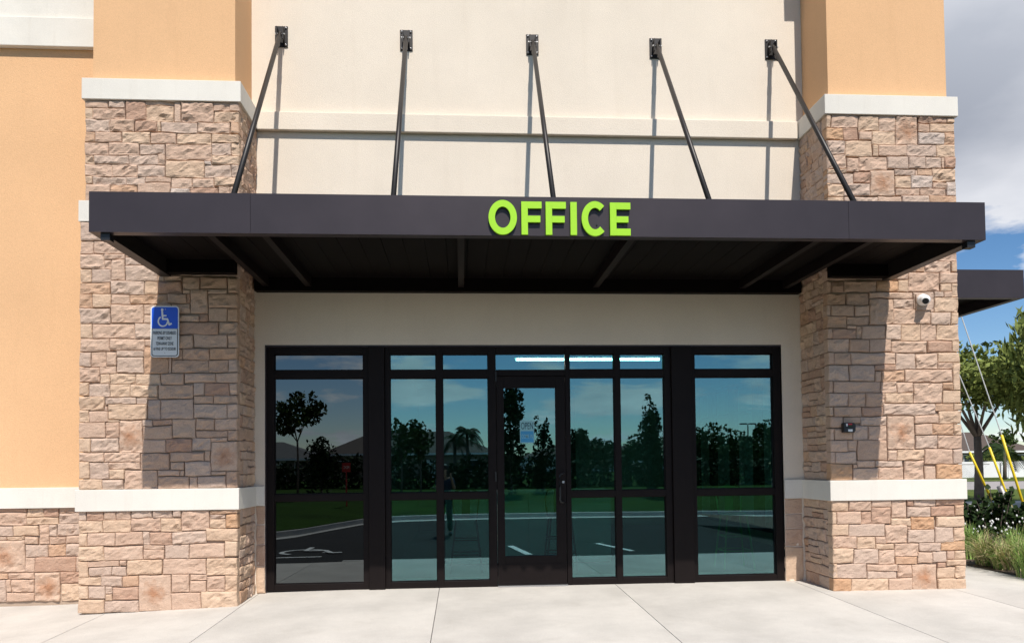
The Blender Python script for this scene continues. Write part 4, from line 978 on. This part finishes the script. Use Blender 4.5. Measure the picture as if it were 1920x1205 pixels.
# palms and far bushes
def palm(label, base, h, fl=1.7, seed=3, group=None, tr_=.13):
    rnd = random.Random(seed); x, y, z = base
    t = thing('palm_tree', label, 'palm', base, group)
    MB().tube([(x, y, z-.1), (x+.05, y, z+h*.5), (x, y, z+h)], [tr_*1.2, tr_, tr_*.8], 10).build('trunk', MM['bark'], t, smooth=True)
    for k in range(16):
        a = rnd.uniform(0, 6.28); up = rnd.uniform(-.2, .95); b = MB()
        pts = []
        for s in range(8):
            q = s/7; r = fl*q*math.cos(up*.9)*(1-.15*q); zz_ = z+h+fl*(up*q*.9 - q*q*.75)
            pts.append(Vector((x+r*math.cos(a), y+r*math.sin(a), zz_)))
        b.tube([tuple(v) for v in pts], .018, 4)
        sd = Vector((-math.sin(a), math.cos(a), 0))
        for s in range(1, 24):
            q = s/23*6.99; i0 = int(q); pv = pts[i0].lerp(pts[min(7, i0+1)], q-i0); L_ = fl*.32*math.sin(.35+2.5*s/23)
            for sg_ in (-1, 1):
                tip = pv + sd*sg_*L_ + (pts[min(7, i0+1)]-pts[i0]).normalized()*L_*.5 + Vector((0, 0, -L_*.45))
                w = (pts[min(7, i0+1)]-pts[i0]).normalized()*.035
                i = len(b.v); b.v += [tuple(pv-w), tuple(pv+w), tuple(tip)]; b.f.append((i, i+1, i+2))
        b.build('frond', MM['leafd'], t)
    return t
p = at(1866, 870, 48); palm('low bushy palm behind the white fence at right', (p.x, 47, -.1), 2.3, 2.4, 8)
p = at(1908, 800, 60); tree('round_tree', 'small round tree far off above the grey roof', (p.x, 62, -.1), 4.6, (3.4, 1.3, 1.1), .1, .3, 500, 'leaf', 21, clumps=10)
p = at(1897, 850, 52); tree('bush', 'wide green hedge bush behind the white fence', (p.x, 54, -.1), 2.8, (1.5, 1.9, 1.3), .08, .25, 1200, 'leaf2', 22, .3, cat='bush', clumps=14)
p = at(1925, 850, 33); tree('bush', 'feathery green bush right of the yellow guards', (p.x, 27, -.1), 2.6, (1.1, 1.0, 1.0), .05, .22, 1600, 'leaf', 23, .2, cat='bush', clumps=16, droop=.8, long=3)
# white fence, houses behind
wf = thing('white_fence', 'long low white fence across the street at right', 'fence', (42, 50, -.1))
for k in range(26):
    x = 16+k*2.4
    MB().box(x, 50, 0, x+2.26, 50.05, 1.3).build('panel', MM['vinyl'], wf)
    MB().box(x+2.26, 49.95, -.1, x+2.4, 50.1, 1.42).build('post', MM['vinyl'], wf)
def house(label, cx, cy, w, d, hwall_, hroof, rm='roof', wm='hwall', zb=-.1, face=-1):
    t = thing('house', label, 'house', (cx, cy, zb))
    MB().box(cx-w/2, cy-d/2, zb, cx+w/2, cy+d/2, zb+hwall_).build('wall', MM[wm], t)
    e = .5; rl = max(0, w-d)/2
    b = MB(); z0 = zb+hwall_; z1 = z0+hroof
    A = [(cx-w/2-e, cy-d/2-e, z0), (cx+w/2+e, cy-d/2-e, z0), (cx+w/2+e, cy+d/2+e, z0), (cx-w/2-e, cy+d/2+e, z0), (cx-rl, cy, z1), (cx+rl, cy, z1)]
    b.v = A; b.f = [(0, 1, 5, 4), (1, 2, 5), (2, 3, 4, 5), (3, 0, 4), (3, 2, 1, 0)]
    b.build('roof', MM[rm], t)
    MB().box(cx-w/2-e, cy+face*(d/2+e)-.05, z0-.2, cx+w/2+e, cy+face*(d/2+e)+.05, z0-.002).build('gutter', MM['vinyl'], t)
    for k in range(4):
        xw = cx-w/2+w*(k+.5)/4; yw = cy+face*(d/2+.03)
        if k == 2:
            MB().box(xw-.5, yw-.03, zb, xw+.5, yw+.03, zb+2.1).build('door', MM['vinyl'], t)
        else:
            f = MB().box(xw-.75, yw-.02, zb+.9, xw+.75, yw+.02, zb+2.1).build('window', MM['vinyl'], t)
            MB().box(xw-.68, yw-.04 if face < 0 else yw+.021, zb+.97, xw+.68, yw-.021 if face < 0 else yw+.04, zb+2.03).build('pane', MM['hglass'], f)
    return t
p = at(1810, 850, 70); house('tan house with brown hip roof behind the oak trunk', p.x+2, 74, 12, 8, 2.5, 2.2)
p = at(1935, 850, 80); house('grey roofed house at the right edge beyond the fence', p.x+4, 86, 14, 8, 1.5, 1.2, 'roofg')
# distant tree line all around
tl = MB(); rnd = random.Random(3)
for k in range(150):
    a = rnd.uniform(R(20), R(160)) if k % 2 else rnd.uniform(R(200), R(340)); r = rnd.uniform(130, 190)
    leaves(tl, (r*math.cos(a), r*math.sin(a), 1.5), (9, 9, rnd.uniform(2, 3.6)), 170, 1.3, rnd)
tag(tl.build('distant_treeline', MM['leaf']), 'low green tree line far off around the lots', kind='stuff')

# chain-link fence
cf = thing('chain_link_fence', 'grey chain link fence running behind the shrubs and yellow guards', 'fence', (14, 17.6, -.1))
fyy = 26.5; zf0, zf1 = -.1, 1.25
fx0, fx1 = 11, 26
for k in range(6):
    x = at(1876, 880, fyy).x + (k-2)*2.6
    MB().tube([(x, fyy, zf0), (x, fyy, zf1+.05)], .035, 8).build('post', MM['galv'], cf)
MB().tube([(fx0, fyy, zf1), (fx1, fyy, zf1)], .024, 6).build('top_rail', MM['galv'], cf)
w = MB(); k = fx0
while k < fx1:
    for s in (-1, 1):
        xa2 = k; xb2 = k+s*(zf1-zf0)
        if fx0 <= xb2 <= fx1: w.quad((xa2-.004, fyy, zf0), (xa2+.004, fyy, zf0), (xb2+.004, fyy+.004, zf1), (xb2-.004, fyy+.004, zf1))
    k += .09
tag(w.build('wire_mesh', MM['galv'], cf), kind='stuff')

# guy wires with yellow guards
def guy(a, b_, c, Y0, label, r=.03):
    """a: top px, b: start of guard, c: foot"""
    A = at(*a, Y0); B = at(*b_, Y0); Cc = at(*c, Y0)
    d = (B-Cc).normalized(); top = B + (A-B).normalized()*max((A-B).length, 4.5)
    t = thing('guy_wire', label, 'guy wire', tuple(Cc), 'guy wires with yellow guards')
    MB().tube([tuple(B), tuple(top)], .011, 6).build('wire', MM['wire'], t)
    MB().tube([tuple(B), tuple(B.lerp(Cc, .5)), tuple(Cc)], r, 8).build('guard', MM['yellow'], t, smooth=True)
    return t
guy((1805, 600), (1878, 815), (1936, 1000), 6.0, 'rightmost guy wire, its yellow guard running out of the picture', .026)
guy((1800, 706), (1855, 838), (1914, 998), 6.6, 'middle guy wire whose yellow guard passes the grey pipe', .025)
guy((1810, 822), (1818, 847), (1859, 936), 7.2, 'leftmost guy wire whose yellow guard ends in the shrub', .026)
q0, q1_ = at(1874, 911, 5.4), at(1935, 1045, 5.4)
tag(MB().tube([tuple(q0), tuple(q0.lerp(q1_, .5)), tuple(q1_)], .055, 12).build('grey_pipe', MM['galv'], smooth=True), 'thick grey leaning pipe standing in the shrubs', 'pipe')

# shrubs and grasses in the bed
def shrub(x, y, r, h, seed, label):
    t = thing('flowering_shrub', label, 'shrub', (x, y, -.05), 'shrubs in the bed'); rnd = random.Random(seed)
    b = MB(); tw = MB(); fl = MB()
    for k in range(16):
        a = rnd.uniform(0, 6.28); q = r*rnd.uniform(.1, .95); hh_ = h*rnd.uniform(.65, 1.1)
        tip = (x+q*math.cos(a), y+q*math.sin(a), -.02+hh_)
        tw.tube([(x+q*.2*math.cos(a), y+q*.2*math.sin(a), -.05), tip], [.012, .005], 5)
        for s in range(34):
            u_ = rnd.uniform(.25, 1.02); c = Vector((x+q*u_*math.cos(a), y+q*u_*math.sin(a), -.02+hh_*u_))
            leaves(b, c, (.07, .07, .05), 1, .095, rnd, long=1.3)
    for k in range(45):
        a = rnd.uniform(0, 6.28); q = r*rnd.uniform(.3, 1.05); z = -.02+h*rnd.uniform(.2, .7)
        fl.ell((x+q*math.cos(a), y+q*math.sin(a), z), (.016, .016, .022), 6, 4)
    tw.build('stem', MM['bark'], t); b.build('foliage', MM['leafd'], t); tag(fl.build('flower', MM['flower'], t), kind='stuff')
def tuft(x, y, h, n, seed, label, dry=.25, spread=.6):
    t = thing('ornamental_grass', label, 'grass clump', (x, y, -.17), 'grass clumps in the bed'); rnd = random.Random(seed)
    for m_, cnt in (('grass', int(n*(1-dry))), ('drygrass', int(n*dry))):
        b = MB()
        for k in range(cnt):
            a = rnd.uniform(0, 6.28); l = h*rnd.uniform(.6, 1.15); s = spread*rnd.uniform(.1, 1); q = rnd.uniform(0, .12)
            bx_, by_ = x+q*math.cos(a*3), y+q*math.sin(a*3)
            sd = Vector((-math.sin(a), math.cos(a), 0))*.0075; prev = None
            for j in range(5):
                u_ = j/4; pv = Vector((bx_+math.cos(a)*s*l*u_**1.6, by_+math.sin(a)*s*l*u_**1.6, -.02+l*(u_-(.45*s+.1)*u_**2.4)))
                ww = sd*(1-u_*.85)
                if prev is not None:
                    i = len(b.v); b.v += [tuple(prev[0]-prev[1]), tuple(prev[0]+prev[1]), tuple(pv+ww), tuple(pv-ww)]; b.f.append((i, i+1, i+2, i+3))
                prev = (pv, ww)
        o = b.build('blades', MM[m_], t); tag(o, kind='stuff')
shr = [(1812, 3.9, .42, .66), (1838, 4.3, .5, .78), (1868, 4.0, .5, .92), (1896, 4.4, .5, .66), (1922, 3.9, .5, .62), (1950, 4.3, .5, .7), (1990, 4.1, .5, .8)]
slab_ = ['low dark shrub right against the stone pillar', 'dark leafy shrub second from the pillar', 'tallest dark shrub, under the leftmost yellow guard', 'dark shrub crossed by the grey pipe', 'dark shrub at the right edge behind the grasses', 'dark shrub just past the right edge', 'dark shrub well past the right edge']
for k, (px, Y, r, h) in enumerate(shr):
    q = at(px, 1000, Y); shrub(q.x, Y, r, h, 50+k, slab_[k])
tf = [(1818, 2.9, .62, 420, .1, .55), (1848, 2.5, .6, 520, .5, 1.1), (1882, 2.45, .55, 520, .55, 1.15), (1906, 2.9, .66, 420, .12, .6), (1926, 2.3, .6, 420, .15, .6), (1965, 2.4, .7, 350, .2, .6), (2010, 2.6, .7, 300, .2, .6)]
tlb = ['upright green grass clump beside the stone pillar', 'arching straw-tipped grass clump at the edge of the walk', 'wide flopping straw-coloured grass clump in front of the shrubs', 'upright green grass clump in front of the grey pipe', 'green grass clump at the right edge of the picture', 'grass clump just past the right edge', 'grass clump well past the right edge']
for k, (px, Y, h, n, dry, sp) in enumerate(tf):
    q = on_ground(px, 1050, 0); f_ = (px-1806)/114; Y = E0.y+(E1.y-E0.y)*f_ + (Y-2.2); q = at(px, 1050, Y); tuft(q.x, Y, h, n, 80+k, tlb[k], dry, sp)

# ------------------------------------------------------------------ across the drive (mirrored in the glass)
def mx_(px, V): return mirrored(px, 870, V).x
ZL = -.05
tree('lot_tree', 'slender leafy tree across the drive, mirrored in the left window', (mx_(556, 22), -22, ZL), 5.2, (3.6, 1.15, 1.0), .045, .2, 900, 'leaf', 101, .5, clumps=12)
tree('lot_tree', 'dark conical tree mirrored beside the red sign', (mx_(601, 27), -27, ZL), 3.4, (1.8, .75, 1.7), .05, .16, 1500, 'leafd', 102, .15, clumps=18)
tree('lot_tree', 'loose young tree mirrored at the left of the second window', (mx_(752, 30), -30, ZL), 4.4, (2.9, 1.0, 1.3), .05, .2, 1000, 'leaf', 103, .4, clumps=12)
tree('lot_tree', 'thin staked tree mirrored in the middle of the second window', (mx_(788, 27), -27, ZL), 4.0, (2.6, .7, 1.0), .04, .18, 600, 'leaf', 104, .4, clumps=10)
tree('lot_tree', 'tall dark tree mirrored in the left half of the door', (mx_(958, 26), -26, ZL), 5.2, (2.9, .9, 2.4), .06, .18, 2200, 'leafd', 105, .2, clumps=22)
tree('lot_tree', 'narrow pointed tree mirrored in the right half of the door', (mx_(1018, 28), -28, ZL), 4.3, (2.3, .5, 2.0), .05, .16, 1300, 'leafd', 106, .15, clumps=18)
tree('lot_tree', 'broad dark tree mirrored right of the door', (mx_(1102, 40), -40, ZL), 4.4, (2.4, 1.8, 1.5), .1, .24, 2200, 'leafd', 107, .3, clumps=20)
tree('lot_tree', 'small round tree mirrored beside the broad one', (mx_(1140, 46), -46, ZL), 3.6, (2.1, 1.3, 1.1), .1, .24, 1000, 'leafd', 108, .3, clumps=12)
tree('lot_tree', 'tall cypress mirrored in the pane left of the right-hand post', (mx_(1222, 24), -24, ZL), 4.1, (2.1, .55, 2.0), .06, .15, 2600, 'leafd', 109, .1, clumps=26)
for k, (px, V, h) in enumerate(((1325, 60, 5.0), (1360, 66, 5.2), (1395, 58, 4.6), (1440, 70, 6.0), (1285, 64, 4.8), (1190, 75, 4.6), (1075, 78, 5.0))):
    tree('lot_tree', ['bushy tree mirrored at the left of the far right window', 'rounder bushy tree mirrored in the middle of the far right window', 'small bushy tree mirrored under the light pole', 'tallest bushy tree mirrored at the right of the far right window', 'bushy tree mirrored behind the right-hand post', 'distant bushy tree mirrored left of the cypress', 'distant bushy tree mirrored at the door edge'][k], (mx_(px, V), -V, ZL), h, (h*.55, 2.4, h*.42), .12, .34, 1500, 'leaf', 120+k, .25, clumps=16)
# hedge at the back of the lawn
hd = MB(); rnd = random.Random(9)
for k in range(60):
    x = -30+k*1.05; leaves(hd, (x, -34+rnd.uniform(-1, 1), .7), (1.0, .8, rnd.uniform(.9, 1.5)), 420, .24, rnd)
tag(hd.build('hedge', MM['leafd']), 'dense dark hedge at the back of the lawn across the drive', 'hedge')
palm('taller palm mirrored in the pane left of the door', (mx_(876, 44), -44, ZL), 3.9, 1.5, 31)
palm('shorter palm mirrored in the pane left of the door', (mx_(852, 46), -46, ZL), 3.5, 1.4, 32)
house('long hip roofed house across the lawn, mirrored behind the palms', mx_(770, 70), -72, 17, 9, 2.8, 2.4, face=1)
house('far house mirrored in the pane right of the door', mx_(1110, 110), -112, 22, 9, 2.6, 1.8, face=1, wm='vinyl')
house('house mirrored at the left of the first window', mx_(520, 60), -60, 8, 7, 2.3, 1.5, 'roofg', face=1)
# FDC sign
q = mirrored(648, 876, 17.6)
fd = thing('fdc_sign', 'red FDC sign on a post across the drive', 'sign', (q.x, q.y, -.2))
MB().box(q.x-.15, q.y-.004, q.z-.16, q.x+.15, q.y+.004, q.z+.16).build('plate', MM['red'], fd)
MB().tube([(q.x, q.y-.03, -.3), (q.x, q.y-.03, q.z+.1)], .025, 8).build('post', MM['red'], fd)
textmesh('FDC', q.x, q.z, .2, .10, q.y+.008, MM['signw'], fd, mirror=True)
# light pole
q = mirrored(1403, 795, 62)
lpz = thing('light_pole', 'double headed parking lot light pole mirrored in the far right window', 'light pole', (q.x, q.y, ZL))
MB().tube([(q.x, q.y, ZL), (q.x, q.y, q.z)], [.09, .06], 8).build('pole', MM['black'], lpz)
MB().box(q.x-.75, q.y-.15, q.z, q.x-.1, q.y+.15, q.z+.12).build('lamp_head', MM['black'], lpz)
MB().box(q.x+.1, q.y-.15, q.z, q.x+.75, q.y+.15, q.z+.12).build('lamp_head', MM['black'], lpz)

# ------------------------------------------------------------------ the photographer (seen mirrored in the glass)
def skin_mesh(name, verts, edges, radii, m, parent, root=0, sub=1):
    me = bpy.data.meshes.new(name); me.from_pydata(verts, edges, []); me.materials.append(m)
    o = bpy.data.objects.new(name, me); C.objects.link(o)
    sk_ = o.modifiers.new('skin', 'SKIN'); sk_.use_smooth_shade = True
    for k, v in enumerate(me.skin_vertices[0].data):
        rr = radii[k]; v.radius = rr if isinstance(rr, tuple) else (rr, rr); v.use_root = (k == root)
    sb = o.modifiers.new('sub', 'SUBSURF'); sb.levels = sub; sb.render_levels = sub
    o.parent = parent; return o
PX, PY, PZ = -.45, -9.80, asph(0, -9.8)
per = thing('person', 'photographer standing on the drive, mirrored faintly in the glass, holding up a phone', 'person', (PX, PY, PZ))
V = [(0, 0, .95), (0, .01, 1.15), (0, 0, 1.38), (0, .01, 1.50), (0, .03, 1.58), (0, .03, 1.70),
     (.09, 0, .90), (.11, .02, .50), (.12, -.02, .09), (.13, .13, .04), (-.09, 0, .90), (-.11, .03, .50), (-.12, .0, .09), (-.13, .15, .04),
     (.17, 0, 1.40), (.24, .08, 1.17), (.15, .33, 1.50), (.13, .37, 1.56), (-.17, 0, 1.40), (-.20, .10, 1.16), (.02, .33, 1.50), (.04, .37, 1.55)]
Ed = [(0, 1), (1, 2), (2, 3), (3, 4), (4, 5), (0, 6), (6, 7), (7, 8), (8, 9), (0, 10), (10, 11), (11, 12), (12, 13), (2, 14), (14, 15), (15, 16), (16, 17), (2, 18), (18, 19), (19, 20), (20, 21)]
Rd = [(.15, .11), (.14, .10), (.17, .11), .06, .085, .075, .095, .06, .045, .035, .095, .06, .045, .035, .06, .045, .03, .028, .06, .045, .03, .028]
skin_mesh('body', V, Ed, Rd, MM['skin'], per)
TV = [(0, 0, .97)] + [V[i] for i in (6, 7, 8, 10, 11, 12)]
skin_mesh('trousers', TV, [(0, 1), (1, 2), (2, 3), (0, 4), (4, 5), (5, 6)], [(.17, .13), .115, .08, .07, .115, .08, .07], MM['trouser'], per)
SV = [(0, 0, 1.0), V[1], V[2], V[14], (.22, .05, 1.25), V[18], (-.19, .06, 1.25)]
skin_mesh('shirt', SV, [(0, 1), (1, 2), (2, 3), (3, 4), (2, 5), (5, 6)], [(.17, .13), (.165, .125), (.185, .13), .08, .065, .08, .065], MM['shirt'], per)
MB().ell((PX, PY-.01, PZ+1.70), (.095, .105, .10), 14, 10).build('hair', MM['hair'], per, smooth=True)
for sx in (-1, 1):
    MB().ell((PX+sx*.125, PY+.09, PZ+.045), (.055, .14, .05), 12, 8).build('shoe', MM['black'], per, smooth=True)
    for k in range(5):
        x = PX+.085+sx*.060; MB().tube([(x, PY+.36, PZ+1.50+.017*k), (x+sx*.02, PY+.40, PZ+1.505+.017*k), (x-sx*.01, PY+.415, PZ+1.505+.017*k)], .008, 6).build('finger', MM['skin'], per)
tag(MB().box(PX+.045, PY+.385, PZ+1.48, PX+.125, PY+.395, PZ+1.64).build('mobile_phone', MM['black']), 'black mobile phone held up by the photographer', 'phone')
